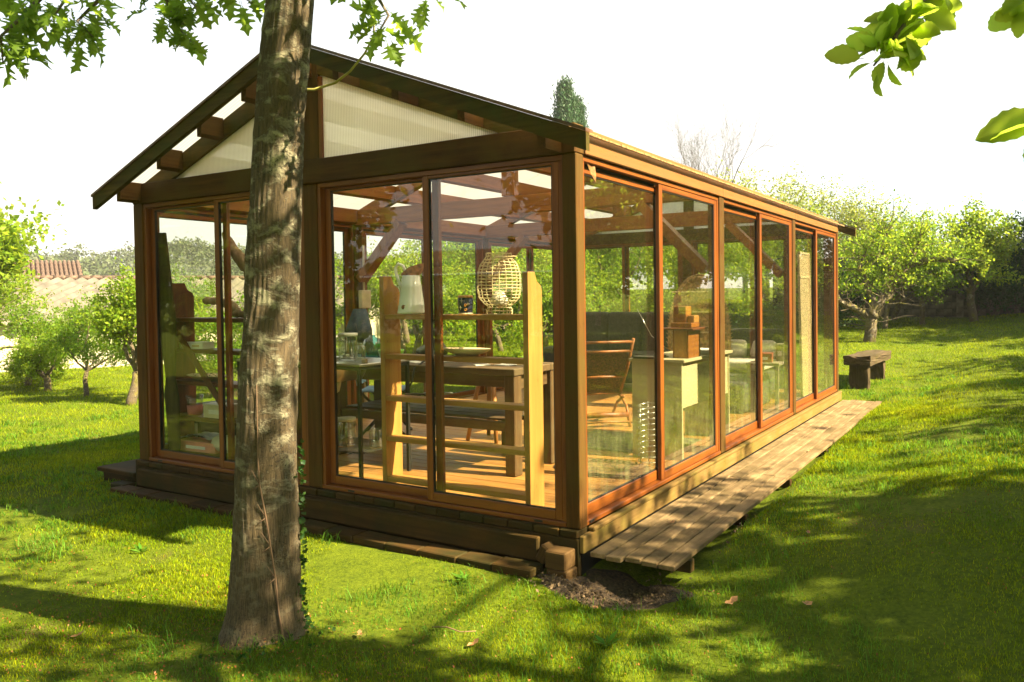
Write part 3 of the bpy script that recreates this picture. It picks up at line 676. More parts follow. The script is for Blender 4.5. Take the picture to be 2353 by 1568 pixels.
def grow(rng, P):
    """returns branch polylines [(points, radii)] and twig points"""
    br = []; tips = []
    def rec(p, d, length, rad, lev):
        nseg = P['nseg'][lev]; pts = [p.copy()]; rads = [rad]; kids = []
        q = p.copy(); dd = d / np.linalg.norm(d)
        for i in range(nseg):
            dd = dd + rng.normal(size=3) * P['wander'][lev] + np.array([0, 0, P['lift'][lev]])
            dd /= np.linalg.norm(dd); q = q + dd * length / nseg; pts.append(q.copy())
            rads.append(rad * (1 - (1 - P['taper'][lev]) * (i + 1) / nseg))
            if lev + 1 < P['levels'] and (i + 1) / nseg >= P['from'][lev]: kids.append((q.copy(), dd.copy(), rads[-1]))
            if lev >= P['leaflev']: tips.append(q.copy())
        br.append((pts, rads, lev))
        if lev + 1 < P['levels']:
            nk = P['kids'][lev]
            for k in range(nk):
                kp, kd, kr = kids[-1] if (k < P.get('fork', [0] * 9)[lev]) else kids[rng.integers(len(kids))]
                ph = 2 * math.pi * (k / nk) + rng.uniform(-.5, .5); ax = np.cross(kd, [math.cos(ph), math.sin(ph), .01]); ax /= np.linalg.norm(ax) + 1e-9
                ang = P['angle'][lev] * rng.uniform(.7, 1.25)
                nd_ = kd * math.cos(ang) + np.cross(ax, kd) * math.sin(ang) if abs(kd[2]) < .98 or lev else kd * math.cos(ang) + np.array([math.cos(ph), math.sin(ph), 0]) * math.sin(ang)
                rec(kp, nd_, length * P['ratio'][lev] * rng.uniform(.75, 1.2), kr * P['rratio'][lev], lev + 1)
    rec(np.zeros(3), np.array(P.get('dir', (0, 0, 1.0)), dtype=float), P['len'], P['rad'], 0)
    return br, np.array(tips) if tips else np.zeros((0, 3))
def branch_mesh(name, br, mat, maxlev=9, n0=9):
    mb = MB()
    for pts, rads, lev in br:
        if lev <= maxlev: mb.tube(pts, [max(r, .003) for r in rads], max(3, n0 - 2 * lev), cap=lev == 0)
    return mb.mesh(name, mat, fixn=False)
def orch_params(kind):
    return dict(levels=4, len=[.75, .95, .6][kind], rad=[.105, .085, .12][kind], nseg=[5, 7, 5, 4], wander=[.1, .26, .33, .3], lift=[.05, .10, .06, .05], taper=[.8, .35, .35, .4],
                kids=[5, 6, 5, 0], fork=[3, 1, 0, 0], angle=[.85, .8, .85, .8], ratio=[1.65, .62, .6, 1], rratio=[.62, .5, .5, .5], leaflev=2, **{'from': [.75, .3, .25, 0]})
ORCH = []
for k in range(5):
    rng = np.random.default_rng(100 + k); P_ = orch_params(k % 3); P_['dir'] = (rng.uniform(-.15, .15), rng.uniform(-.15, .15), 1)
    br, tips = grow(rng, P_)
    tr = branch_mesh('trunk', br, B_ORCH)
    cr = leaf_cloud(rng, tips, 14, .085, .08, name='crown', mat=L_ORCH if k % 2 == 0 else L_ORCH2, aspect=.55, up=.7)
    ORCH.append((tr, cr))
def place_tree(name, label, x, y, meshes, s=1.0, rz=0.0, group=None, sz=None, z=None, parts=('trunk', 'crown')):
    t = thing(name, label, 'tree', (x, y, (gzf(x, y) - .04) if z is None else z), group, rz)
    for pn, me in zip(parts, meshes):
        if me is None: continue
        o = link(pn, me, None, t); o.scale = (s, s, s if sz is None else sz)
    return t

# near orchard on the left (each tree seen on its own)
GL = 'pruned orchard trees on the left lawn'
place_tree('apple_tree', 'leafy orchard tree with mottled pale trunk, nearest to the left corner post', -10.25, 3.25, ORCH[0], .78, 1.0, GL)
place_tree('apple_tree', 'small orchard tree with curved pale trunk, next left of the nearest orchard tree', -12.1, 3.55, ORCH[1], .52, 2.2, GL)
place_tree('apple_tree', 'small orchard tree with crooked trunk, third from the left corner post', -13.9, 3.8, ORCH[2], .55, .3, GL)
place_tree('apple_tree', 'slim straight-stemmed orchard tree standing in front of the big leafy tree', -15.1, 4.0, ORCH[3], .62, 4.0, GL)
place_tree('apple_tree', 'orchard tree with wide low crown, cut by the left edge of the picture', -15.6, 3.4, ORCH[4], .75, 3.1, GL)
place_tree('apple_tree', 'orchard tree far down the left lawn, behind the crooked one', -17.5, 8.5, ORCH[1], .75, .6, GL)
place_tree('apple_tree', 'orchard tree seen through the first glass door of the front, left of the beech-like trunk', -9.6, 5.2, ORCH[3], .66, 2.6, GL)
place_tree('apple_tree', 'orchard tree seen through the front doors above the driftwood shelf', -12.4, 8.2, ORCH[2], .8, 5.0, GL)
GB = 'orchard trees behind the garden room, seen through its glass'
pos = [(-9.6, 9.2, 0, .95), (-8.2, 12.5, 3, 1.05), (-10.2, 13.5, 1, 1.0), (-6.4, 13.6, 2, 1.0), (-7.4, 10.4, 4, .9), (-12.6, 12.2, 0, 1.0), (-5.4, 16.8, 4, 1.1),
       (-4.2, 13.2, 0, 1.0), (-4.6, 19.2, 4, 1.15), (-8.8, 17.8, 1, 1.2), (-11.8, 17.2, 2, 1.2), (-6.6, 20.2, 3, 1.25), (-14.8, 14.8, 4, 1.1), (-15.8, 10.6, 3, 1.0)]
LBS = ['orchard tree seen between the middle post and the electrical box', 'orchard tree showing just right of the electrical box', 'farther orchard tree seen between the sink tap and the first back door', 'orchard tree seen above the white pitcher', 'orchard tree seen directly behind the small painted pot',
       'orchard tree far behind the jars, near the bright drooping conifer', 'orchard tree seen through the cane screen bay', 'orchard tree seen behind the wicker cage', 'orchard tree seen above the charcoal sofa, left part', 'orchard tree seen above the peacock chair', 'distant orchard tree behind the wicker cage, low on the wall side',
       'distant orchard tree behind the pine shelf upright', 'orchard tree in the back row seen over the charcoal sofa', 'distant orchard tree left of the middle post', 'orchard tree beyond the driftwood shelf, in the back row']
for k, (x, y, v, s) in enumerate(pos):
    place_tree('apple_tree', LBS[k], x, y, ORCH[v], s, k * 1.7, GB)

# gnarled mossy apple tree beyond the bench, built on its own
rng = np.random.default_rng(77)
mb = MB(); tips = []
base = np.array([0, 0, 0.])
def limb(pts, r0, r1, seed):
    pts = [np.array(p, float) for p in pts]; out = []
    r_ = np.random.default_rng(seed)
    for a, b_ in zip(pts[:-1], pts[1:]):
        for k in range(3): out.append(a + (b_ - a) * k / 3 + r_.normal(size=3) * .018)
    out.append(pts[-1]); rads = np.linspace(r0, r1, len(out)); mb.tube([tuple(p) for p in out], list(rads), 8)
    for q in out[3:]:
        for kk in range(4):
            d0 = r_.normal(size=3) * [1, 1, .6] + [0, 0, .7]; d0 /= np.linalg.norm(d0); L_ = r_.uniform(.4, 1.0); tw = [q]
            for s_ in range(4): d0 = d0 + r_.normal(size=3) * .28; d0 /= np.linalg.norm(d0); tw.append(tw[-1] + d0 * L_ / 4); tips.append(tw[-1]); tips.append(tw[-1] + r_.normal(size=3) * .1)
            mb.tube([tuple(p) for p in tw], [.016, .013, .010, .007, .004], 4, cap=False)
# local frame: x along the picture's right, y away from it (then turned)
limb([(0, 0, -.1), (.02, 0, .35), (.03, 0, .62)], .155, .13, 1)
limb([(.03, 0, .6), (-.25, .05, .8), (-.7, .05, 1.0), (-1.3, 0, 1.12), (-1.9, -.1, 1.3)], .10, .04, 2)
limb([(.03, 0, .6), (.16, 0, .95), (.45, .05, 1.15), (.62, .1, 1.55), (1.0, .1, 1.85), (1.55, .05, 2.0), (2.0, 0, 1.95)], .13, .06, 3)
limb([(.16, 0, .9), (.05, .3, 1.3), (-.1, .5, 1.8), (.1, .6, 2.3)], .08, .03, 4)
limb([(.6, .1, 1.5), (.5, .2, 1.9), (.3, .1, 2.35), (.4, .1, 2.7)], .06, .02, 5)
limb([(-.7, .05, 1.0), (-.9, .1, 1.5), (-1.2, .2, 2.0)], .06, .02, 6)
limb([(-1.3, 0, 1.12), (-1.5, .3, 1.6), (-1.9, .3, 2.1)], .05, .02, 7)
limb([(1.0, .1, 1.85), (1.2, .3, 2.2), (1.3, .2, 2.6)], .05, .02, 8)
GT = (mb.mesh('trunk', B_ORCH, fixn=False), leaf_cloud(rng, np.array([t_ for t_ in tips if t_[2] > 1.5 + .2 * rng.normal()]), 5, .07, .08, name='crown', mat=L_ORCH, aspect=.55))
place_tree('apple_tree', 'gnarled mossy apple tree with forked trunk leaning over the wooden bench', -.72, 14.6, GT, .95, .5)
GR = 'orchard trees in front of the block wall'
place_tree('apple_tree', 'slender orchard tree with yellow mossy stem right behind the gnarled one', -.85, 17.6, ORCH[1], .82, .8, GR)
place_tree('apple_tree', 'ivy-footed orchard tree hard against the block wall', -.95, 20.0, ORCH[3], .9, 2.0, GR)
place_tree('apple_tree', 'slim orchard tree standing alone before the dark block wall', -.05, 18.7, ORCH[1], .88, 4.2, GR)
place_tree('apple_tree', 'orchard tree with Y-shaped trunk, rightmost before the wall', 1.15, 19.4, ORCH[0], 1.12, 3.6, GR)
place_tree('apple_tree', 'orchard tree peeping over the wall beside the far eave of the garden room', -3.2, 21.0, ORCH[2], 1.1, 1.1, GR)

# tall trees beyond
def tall(name, label, x, y, H_, seed, mat, bark, lev=5, leafper=9, leafs=.16, spread=.28, sx=1.0, leaves=True, z=None):
    rng = np.random.default_rng(seed)
    P_ = dict(levels=4, len=H_ * .42, rad=H_ * .022, nseg=[7, 7, 5, 4], wander=[.05, .13, .2, .25], lift=[.04, .07, .04, .03], taper=[.6, .3, .3, .3],
              kids=[10, 7, 6, 0], fork=[3, 1, 0, 0], angle=[.75, .7, .7, .7], ratio=[.95, .55, .55, 1], rratio=[.5, .5, .5, .5], leaflev=2, **{'from': [.4, .25, .2, 0]})
    br, tips = grow(rng, P_)
    top = max(p[2] for b_ in br for p in b_[0]); f = H_ / top
    br = [([p * f for p in pts], [r * f for r in rads], lv) for pts, rads, lv in br]; tips = tips * f
    me = [branch_mesh('trunk', br, bark, n0=8)]
    me.append(leaf_cloud(rng, tips, leafper, spread, leafs, name='crown', mat=mat, aspect=.6) if leaves else None)
    return place_tree(name, label, x, y, me, 1.0, seed * .7, z=z), me
tall('ash_tree', 'big bright green tree at the left edge, above the tiled house roof', -20.6, 4.9, 4.5, 5, L_ORCH, B_GREY, leafper=9, leafs=.15, spread=.22)
_, LT = tall('lime_tree', 'sparse fresh-green tree rising behind the far end of the roof', -5.6, 25.5, 6.0, 12, L_BUD, B_GREY, leafper=5, leafs=.10, spread=.16)
place_tree('lime_tree', 'second fresh-green tree, lower and right of the sparse one behind the roof', -3.2, 22.8, LT, .8, 2.9)
place_tree('lime_tree', 'pale leafy tree just beyond the far eave tip', -1.9, 23.4, LT, .7, 1.9)
# bare tree
rng = np.random.default_rng(31)
P_ = dict(levels=5, len=3.9, rad=.2, nseg=[5, 7, 6, 5, 4], wander=[.04, .1, .14, .18, .2], lift=[.02, .05, .04, .03, .02], taper=[.7, .3, .3, .3, .3],
          kids=[8, 7, 7, 6, 0], fork=[4, 1, 1, 0, 0], angle=[.5, .42, .45, .5, .6], ratio=[1.05, .55, .55, .6, 1], rratio=[.6, .58, .58, .6, .6], leaflev=9, **{'from': [.7, .3, .3, .2, 0]})
br, _t = grow(rng, P_)
place_tree('bare_tree', 'leafless tree with a fan of fine grey twigs above the roof edge', -11.3, 33.5, (branch_mesh('trunk', br, barkmat('dark_twig_bark', (.03, .025, .018), (.08, .065, .045), (.1, .09, .06), .6, lenticel=False), n0=7), None), .72, .4, sz=.98)
# conifers
def conifer(seed, H_, R_, mat, n_br=420, needles=26, leafs=.22):
    rng = np.random.default_rng(seed); mb = MB(); mb.tube([(0, 0, 0), (0.02, 0, H_ * .5), (0, 0, H_)], [R_ * .09, R_ * .05, .01], 7)
    cs = []
    for k in range(n_br):
        t_ = (k + rng.uniform()) / n_br; z = H_ * (.08 + .92 * t_); L_ = R_ * (1 - t_) ** 1.0 * rng.uniform(.55, 1.12) + .08; a = k * 2.4 + rng.uniform(-.4, .4)
        d = np.array([math.cos(a), math.sin(a), 0]); p = [np.array([0, 0, z])]
        for s_ in range(1, 5): p.append(np.array([0, 0, z]) + d * L_ * s_ / 4 + np.array([0, 0, .18 * L_ * math.sin(s_ / 4 * 2) - .10 * L_ * s_ * s_ / 6]))
        if k % 3 == 0: mb.tube([tuple(q) for q in p], [.03, .025, .02, .012, .006], 3, cap=False)
        for s_ in range(1, 5): cs.append(p[s_]); cs.append((p[s_] + p[s_ - 1]) / 2)
    V = leaf_cloud(rng, np.array(cs), needles // 8 + 1, .10 * R_ ** .5, leafs, name='crown', mat=mat, aspect=.3, up=.3, droop=1.2, sz=1.3)
    return mb.mesh('trunk', B_GREY, fixn=False), V
CN = conifer(3, 14.6, 4.6, L_CON, 640, 64, .22)
place_tree('cypress_tree', 'tall dark conifer with drooping sprays rising above the roof ridge', CAM.x + math.sin(R(-30.6)) * 46, CAM.y + math.cos(R(-30.6)) * 46, CN, .93, .3)
place_tree('cypress_tree', 'shorter dark conifer standing close against the right side of the tallest one', CAM.x + math.sin(R(-29.7)) * 46.8, CAM.y + math.cos(R(-29.9)) * 46.8, CN, .87, 2.3)
CN2 = conifer(8, 6.0, 1.9, leafmat('bright_conifer', (.05, .12, .03), (.08, .17, .03), .3), 300, 34, .22)
place_tree('cypress_tree', 'bright green drooping conifer seen through the front doors beside the middle post', -16.0, 19.6, CN2, 1.0, .3)
place_tree('cypress_tree', 'dark pointed conifer top showing over the wall at the right edge', 2.9, 31.5, CN, .36, 1.3)

# leafy hedges: bushes (each a thing)
def bush(name, label, x, y, rx, ry, h, seed, mat, n_=3000, leafs=.09, z=None, group=None, rz=0, cat='bush'):
    rng = np.random.default_rng(seed); t = thing(name, label, cat, (x, y, (gzf(x, y) - .03) if z is None else z), group, rz)
    lobes = [(rng.uniform(-.75, .75) * rx, rng.uniform(-.6, .6) * ry, h * rng.uniform(.35, .72), rng.uniform(.35, .6)) for _ in range(11)]
    P = []; Nn = []
    for lx, ly, lz, lr in lobes:
        m_ = n_ // len(lobes); u = unit_rand(rng, m_); r_ = rng.uniform(.6, 1.06, m_)[:, None] * (1 + .18 * np.sin(u[:, :1] * 9 + lx * 5) * np.sin(u[:, 2:] * 8 + ly))
        p = u * r_ * np.array([rx * lr, ry * lr, h * .34]) + np.array([lx, ly, lz]); P.append(p); Nn.append(u)
    P = np.concatenate(P); Nn = np.concatenate(Nn); k = P[:, 2] > .0; P = P[k]; Nn = Nn[k]
    s = leafs * (1 + .4 * rng.uniform(-1, 1, len(P)))
    V, F = leaf_quads(P, Nn * .8 + unit_rand(rng, len(P)), unit_rand(rng, len(P)), s, .6)
    link('foliage', np_mesh('foliage', V, F, 3, mat), None, t)
    mb = MB()
    for _ in range(6):
        e = (rng.uniform(-.6, .6) * rx, rng.uniform(-.6, .6) * ry, h * .7); mb.tube([(e[0] * .15, e[1] * .15, -.05), (e[0] * .5, e[1] * .5, h * .3), e], [.03, .02, .008], 5)
    link('stem', mb.mesh('stem', B_GREY, fixn=False), None, t)
    return t
GH = 'tall shrubs closing the orchard behind'
hz = [(-19.5, 19.5, 2.6, 2, 2.8), (-17, 21, 2.8, 2, 4.0), (-14, 21.5, 3, 2, 4.4), (-11, 22, 3, 2, 4.6), (-8.4, 22.5, 2.6, 2, 4.0), (-5.8, 22.6, 2.6, 1.6, 3.2), (-3.8, 23, 2.4, 1.2, 2.5)]
for k, (x, y, rx, ry, h) in enumerate(hz):
    bush('tall_shrub', ['leftmost tall shrub closing the orchard, behind the bright conifer', 'tall shrub second from the left in the row closing the orchard', 'tall shrub seen over the white pitcher', 'tallest shrub of the closing row, over the wicker cage', 'tall shrub seen over the charcoal sofa', 'tall shrub seen over the peacock chair', 'rightmost tall shrub of the closing row, by the far eave'][k], x, y, rx, ry, h, 200 + k, L_ORCH2 if k % 2 else L_ORCH, 9000, .13, group=GH, rz=.5)
bush('laurel_bush', 'dark rounded bush under the big leafy tree at the left edge', -18.6, 8.2, 1.8, 1.4, 1.1, 301, L_DARK, 4000, .08)
bush('hedge_bush', 'low green bush across the end of the left lawn before the corrugated shed', -21.0, 14.2, 3.0, 1.0, 1.0, 302, L_ORCH2, 5000, .09)
bush('ivy_bush', 'mass of dark glossy ivy swallowing the right end of the block wall', 2.75, 20.1, 1.35, .8, 2.7, 303, L_IVY, 12000, .085, cat='ivy', rz=0)
bush('ivy_bush', 'ivy bush hanging over the wall top behind the rightmost orchard tree', 1.6, 20.75, 1.1, .5, 2.2, 304, L_IVY, 6000, .085, cat='ivy')
bush('ivy_bush', 'ivy column at the foot of the wall behind the gnarled apple tree', -2.8, 20.4, 1.4, .6, 1.9, 305, L_IVY, 6000, .085, cat='ivy')
bush('bramble_bush', 'low dark undergrowth below the orchard trees left of the bench', -3.3, 17.6, 1.6, .8, .8, 306, L_DARK, 3500, .08)

# block wall
WL = thing('block_wall', 'old dark concrete block wall at the back of the garden behind the orchard trees', 'wall', (0, 20.95, .35), None, .04)
M_BLK = simple('mossy_block', (.11, .09, .06), .95, noise=.45, scale=5, bump=.6); M_BLK2 = simple('dark_mortar', (.05, .042, .03), 1)
rn = random.Random(5)
x0_ = -4.2
for r_ in range(11):
    for c_ in range(20):
        xa = x0_ + c_ * .43 + (.215 if r_ % 2 else 0)
        o = block('block', 0, .415, -.10, .10, 0, .185, M_BLK, WL, c=.012, grain='x'); o.location = (xa + .2, rn.uniform(-.008, .008), -.05 + r_ * .2 + .1); 
MB().box(x0_ - .1, x0_ + 20 * .43 + .3, -.085, .12, -.3, 2.12).build('mortar_core', M_BLK2, WL)
block('wall_pier', .62, .80, -.14, .12, -.2, 2.25, simple('pale_pier', (.2, .16, .11), .9, noise=.3, scale=6, bump=.4), WL)
MB().box(-16, x0_ - .12, -.08, .12, -.4, 2.1).build('wall_end', M_BLK, WL)

# ------------------------------------------------------------------ the oak in the foreground
OK = thing('oak_tree', 'smooth-barked oak with white lichen patches standing before the front wall, leafy boughs overhead', 'tree', (-1.0, -1.45, -.3))
OL = Vector(OK.location)
TP = [(-1.012, -.42, .27), (-1.006, -.30, .225), (-1.002, -.22, .19), (-.994, -.13, .172), (-.973, .185, .160), (-.961, .557, .150), (-.929, .948, .140), (-.890, 1.377, .122), (-.851, 1.799, .114), (-.813, 2.215, .108), (-.758, 2.58, .106), (-.725, 2.8, .108), (-.69, 3.05, .106), (-.64, 3.6, .11), (-.55, 4.4, .09), (-.4, 5.4, .05)]
rings = []; nseg = 110
tx = np.array([p[0] for p in TP]); tz = np.array([p[1] for p in TP]); tr_ = np.array([p[2] for p in TP])
zz = np.concatenate([np.arange(-.42, 3.4, .014), np.arange(3.4, 5.4, .2)])
rng = np.random.default_rng(9); vs = []; fs = []
bumps = [(rng.uniform(-.3, 3.3), rng.uniform(0, 6.28), rng.uniform(-.007, .008), rng.uniform(.08, .25)) for _ in range(60)] + [(2.42, 5.6, .03, .09), (2.75, 5.9, .022, .1), (2.8, 4.3, -.015, .06)]
for z in zz:
    x = np.interp(z, tz, tx); r0 = np.interp(z, tz, tr_)
    for j in range(nseg):
        th = 2 * math.pi * j / nseg; r = r0
        fl = math.exp(-(z + .32) / .16) if z > -.5 else 1
        r += .022 * fl * (math.sin(th * 3 + .8) + .6 * math.sin(th * 5 + 2)) + .004 * math.sin(th * 4 + z * 2)
        for bz, bt, ba, bs in bumps:
            dz = (z - bz) / bs
            if abs(dz) < 2.5:
                dt = (th - bt + math.pi) % (2 * math.pi) - math.pi; r += ba * math.exp(-dz * dz - (dt / .5) ** 2)
        r += .0022 * math.sin(th * 31 + 2.2 * math.sin(z * 9 + th * 2) + z * 3) + .0016 * math.sin(th * 47 + 3 * math.sin(z * 13)) * math.sin(z * 23 + th * 5) + .002 * math.sin(z * 41 + 2 * math.sin(th * 4)) * (math.sin(th * 3 + z * 5) > .2)
        vs.append((x + r * math.cos(th) - OL.x, r * math.sin(th), z - OL.z))
nr = len(zz)
for i_ in range(nr - 1):
    for j in range(nseg): fs.append((i_ * nseg + j, i_ * nseg + (j + 1) % nseg, (i_ + 1) * nseg + (j + 1) % nseg, (i_ + 1) * nseg + j))
mb = MB(); mb.smooth = True; mb.add(vs, fs); link('trunk', mb.mesh('trunk', B_OAK, fixn=False), None, OK)
# boughs that show: world-space polylines
def wpath(name, pts, r0, r1, mat=B_GREY, parent=OK, off=OL):
    P = [Vector(p) - off for p in pts]; k = len(P); return link(name, MB().tube(P, list(np.linspace(r0, r1, k)), 7).mesh(name, mat, fixn=False), None, parent)
BR = {'A': [(-.70, -1.45, 3.25), (-.95, -1.45, 3.3), (-1.17, -1.52, 3.12), (-1.31, -1.6, 2.95), (-1.25, -1.57, 2.84)],
      'A2': [(-1.17, -1.52, 3.12), (-1.12, -1.5, 2.95), (-1.0, -1.44, 2.86)],
      'B': [(-.95, -1.45, 3.3), (-1.3, -1.6, 3.25), (-1.5, -1.7, 3.0), (-1.44, -1.6, 2.91), (-1.41, -1.59, 2.80), (-1.33, -1.55, 2.70)],
      'C': [(-1.3, -1.6, 3.25), (-1.65, -1.75, 3.1), (-1.73, -1.77, 2.92), (-1.83, -1.83, 2.81), (-1.76, -1.79, 2.73)],
      'D': [(-1.65, -1.75, 3.1), (-1.68, -1.9, 3.01), (-1.66, -2.05, 2.85), (-1.74, -2.11, 2.74), (-1.83, -2.17, 2.64), (-1.84, -2.16, 2.52)],
      'E': [(-1.68, -1.9, 3.01), (-1.6, -2.0, 2.82), (-1.61, -2.05, 2.72)],
      'H': [(-1.65, -1.75, 3.1), (-1.9, -2.0, 3.0), (-2.0, -2.1, 2.88)],
      'F': [(-.69, -1.45, 3.2), (-.6, -1.36, 3.1), (-.42, -1.37, 2.90), (-.25, -1.37, 2.78), (-.2, -1.34, 2.68), (-.25, -1.36, 2.60)],
      'G': [(-.6, -1.36, 3.1), (-.34, -1.31, 2.98), (-.1, -1.28, 2.84), (.0, -1.24, 2.74)]}
for k, p in BR.items(): wpath('branch', p, .018 if len(k) == 1 and k not in 'EGH' else .012, .003)
wpath('branch', [(-.80, -1.36, 2.43), (-.76, -1.28, 2.44), (-.63, -1.26, 2.46), (-.53, -1.26, 2.50), (-.43, -1.26, 2.57), (-.36, -1.27, 2.64), (-.3, -1.33, 2.72)], .0075, .004, simple('green_twig', (.33, .3, .08), .6))
# lobed leaf shapes
def oak_leaf_mesh(seed, L_=.13):
    r = random.Random(seed); half = []
    prof = [(.0, .01), (.10, .03), (.17, .22), (.21, .10), (.27, .09), (.36, .36), (.40, .30), (.41, .13), (.47, .11), (.58, .40), (.63, .30), (.63, .14), (.70, .12), (.82, .27), (.84, .16), (.86, .09), (1.0, .02)]
    for t_, w_ in prof: half.append((t_ * L_, w_ * L_ * r.uniform(.85, 1.12)))
    mb = MB(); n_ = len(half); cv = r.uniform(.3, .9)
    def zf(x, y): return -cv * (x / L_) ** 2 * L_ * .35 + abs(y) * .35 + .004 * math.sin(x * 90)
    mid = [(x, 0, zf(x, 0)) for x, _ in half]; up = [(x + .05 * w_, w_, zf(x, w_)) for x, w_ in half]; dn = [(x + .05 * w_, -w_, zf(x, w_)) for x, w_ in half]
    mb.add(mid + up + dn, [(i, i + 1, n_ + i + 1, n_ + i) for i in range(n_ - 1)] + [(i + 1, i, 2 * n_ + i, 2 * n_ + i + 1) for i in range(n_ - 1)])
    mb.tube([(-.03, 0, .004), (0, 0, 0)], .0012, 3, cap=False)
    return mb.mesh('leaf', L_OAK, fixn=False)
OLM = [oak_leaf_mesh(s, l_) for s, l_ in ((1, .12), (2, .14), (3, .10), (4, .13))]
rng = random.Random(12)
def put_leaf(meshes, p, parent, off, dirv, s=1.0, tilt=.6):
    me = meshes[rng.randrange(len(meshes))]
    d = Vector(dirv).normalized(); up = Vector((rng.uniform(-tilt, tilt), rng.uniform(-tilt, tilt), 1)).normalized(); w_ = up.cross(d).normalized(); u2 = d.cross(w_)
    o = link('leaf', me, None, parent, Vector(p) - off); o.rotation_euler = Matrix((d, w_, u2)).transposed().to_euler(); s *= rng.uniform(.75, 1.15); o.scale = (s, s, s); return o
nleaf = 0
DENS = {'A': 26, 'A2': 20, 'B': 36, 'C': 36, 'D': 50, 'E': 22, 'H': 30, 'F': 28, 'G': 20}
for k, p in BR.items():
    P = [Vector(q) for q in p]; seg = list(range(max(0, len(P) - 4), len(P) - 1))
    for _ in range(DENS[k]):
        i_ = rng.choice(seg + seg[-1:]); q = P[i_].lerp(P[i_ + 1], rng.uniform(0, 1))
        d = Vector((rng.gauss(0, 1), rng.gauss(0, 1), rng.gauss(-.25, .7))).normalized(); q = q + d * rng.uniform(.01, .09)
        put_leaf(OLM, q, OK, OL, d + Vector((0, 0, -.35)), 1.0); nleaf += 1
# the rest of the crown, above the picture
rg = np.random.default_rng(21); cs = []
mbb = MB()
for k in range(42):
    u = unit_rand(rg, 1)[0]; r_ = rg.uniform(.25, 1) ** .5
    e = np.array([.15, -1.85, 4.65]) + u * r_ * np.array([2.75, 2.1, 1.25])
    st = np.array([-.6, -1.45, rg.uniform(3.2, 5.0)]); mid_ = (st + e) / 2 + rg.normal(size=3) * .15 + [0, 0, .12]
    mbb.tube([tuple(st - np.array(OL)), tuple(mid_ - np.array(OL)), tuple(e - np.array(OL))], [.035, .02, .006], 5)
    for c_ in range(7): cs.append(e + rg.normal(size=3) * [.34, .34, .13] - np.array(OL))
link('crown_limbs', mbb.mesh('crown_limbs', B_GREY, fixn=False), None, OK)
cs = np.array(cs); cs = cs[cs[:, 2] + OL.z > 3.25]
cl = link('foliage', leaf_cloud(rg, cs, 11, .13, .12, name='foliage', mat=L_OAK, aspect=.62, up=1.0), None, OK); cl['kind'] = 'stuff'
# ivy climbing the trunk's right side, thin bare vine on its face
VN = thing('ivy_vine', 'thin ivy stem with small dark leaves climbing the base of the oak trunk', 'ivy', (-.9, -1.6, -.28))
def surf(th, z, e=.004):
    x = np.interp(z, tz, tx); r = np.interp(z, tz, tr_) + e; return Vector((x + r * math.cos(th), -1.45 + r * math.sin(th), z))
VL = Vector(VN.location)
view_th = math.atan2(-4.0 + 1.45, 2.29 + 1.0)
MV = simple('vine_stem', (.17, .10, .055), .8)
pts = [(.28, -.30), (.2, -.12), (.1, .06), (-.05, .22), (-.17, .36), (-.35, .52), (-.43, .66), (-.5, .86), (-.56, 1.0)]
link('vine_stem', MB().tube([surf(view_th + a + .15, z, .006) - VL for a, z in pts], [.0045] * 5 + [.004, .003, .002, .0015], 5).mesh('vine_stem', MV, fixn=False), None, VN)
for a, z in pts[2:6]:
    for s_ in (1, -1):
        link('vine_twig', MB().tube([surf(view_th + a + .15, z, .006) - VL, surf(view_th + a + .15 - .25, z + .05 * s_ + .02, .006) - VL], [.003, .0015], 4).mesh('vine_twig', MV, fixn=False), None, VN)
rg = np.random.default_rng(3); P = []
for k in range(170):
    z = -.3 + 1.0 * rg.uniform() ** 1.5; th = view_th + 1.35 + rg.normal() * .16; P.append(surf(th, z, rg.uniform(.006, .028)) - VL)
for k in range(60):
    th = view_th + rg.normal() * .8; P.append(surf(th, -.28 + rg.uniform(0, .06), rg.uniform(.02, .16)) - VL)
P = np.array(P); V, F = leaf_quads(P, unit_rand(rg, len(P)) + np.array([.5, -.5, .4]), unit_rand(rg, len(P)), rg.uniform(.016, .036, len(P)), .85)
link('leaves', np_mesh('leaves', V, F, 3, L_IVY), None, VN)['kind'] = 'stuff'

# ------------------------------------------------------------------ cherry-like tree right of the picture, boughs reach into its corner
CH = thing('cherry_tree', 'tree with large serrated leaves hanging into the upper right corner', 'tree', (5.2, -.5, gzf(5.2, -.5) - .05))
CL = Vector(CH.location)
wpath('trunk', [(5.2, -.5, -.4), (5.22, -.5, .6), (5.15, -.45, 1.5), (5.0, -.4, 2.6), (4.9, -.4, 3.8)], .13, .06, B_ORCH, CH, CL)
CB = {'1': [(5.1, -.45, 2.0), (4.0, -.8, 2.7), (3.0, -1.0, 2.75), (2.4, -1.2, 2.6), (2.07, -1.33, 2.36), (2.02, -1.36, 2.28), (1.97, -1.39, 2.22), (1.93, -1.42, 2.16), (1.89, -1.44, 2.1)],
      '2': [(4.0, -.8, 2.7), (3.2, -1.0, 2.5), (2.6, -1.1, 2.42), (2.37, -1.17, 2.35), (2.28, -1.22, 2.30)],
      '3': [(3.2, -1.0, 2.5), (2.8, -1.4, 2.05), (2.5, -1.6, 1.84), (2.36, -1.64, 1.82)],
      '4': [(2.6, -1.1, 2.42), (2.42, -1.15, 2.3), (2.36, -1.17, 2.24)]}
for k, p in CB.items(): wpath('branch', p, .03 if k == '1' else .012, .003, B_GREY, CH, CL)
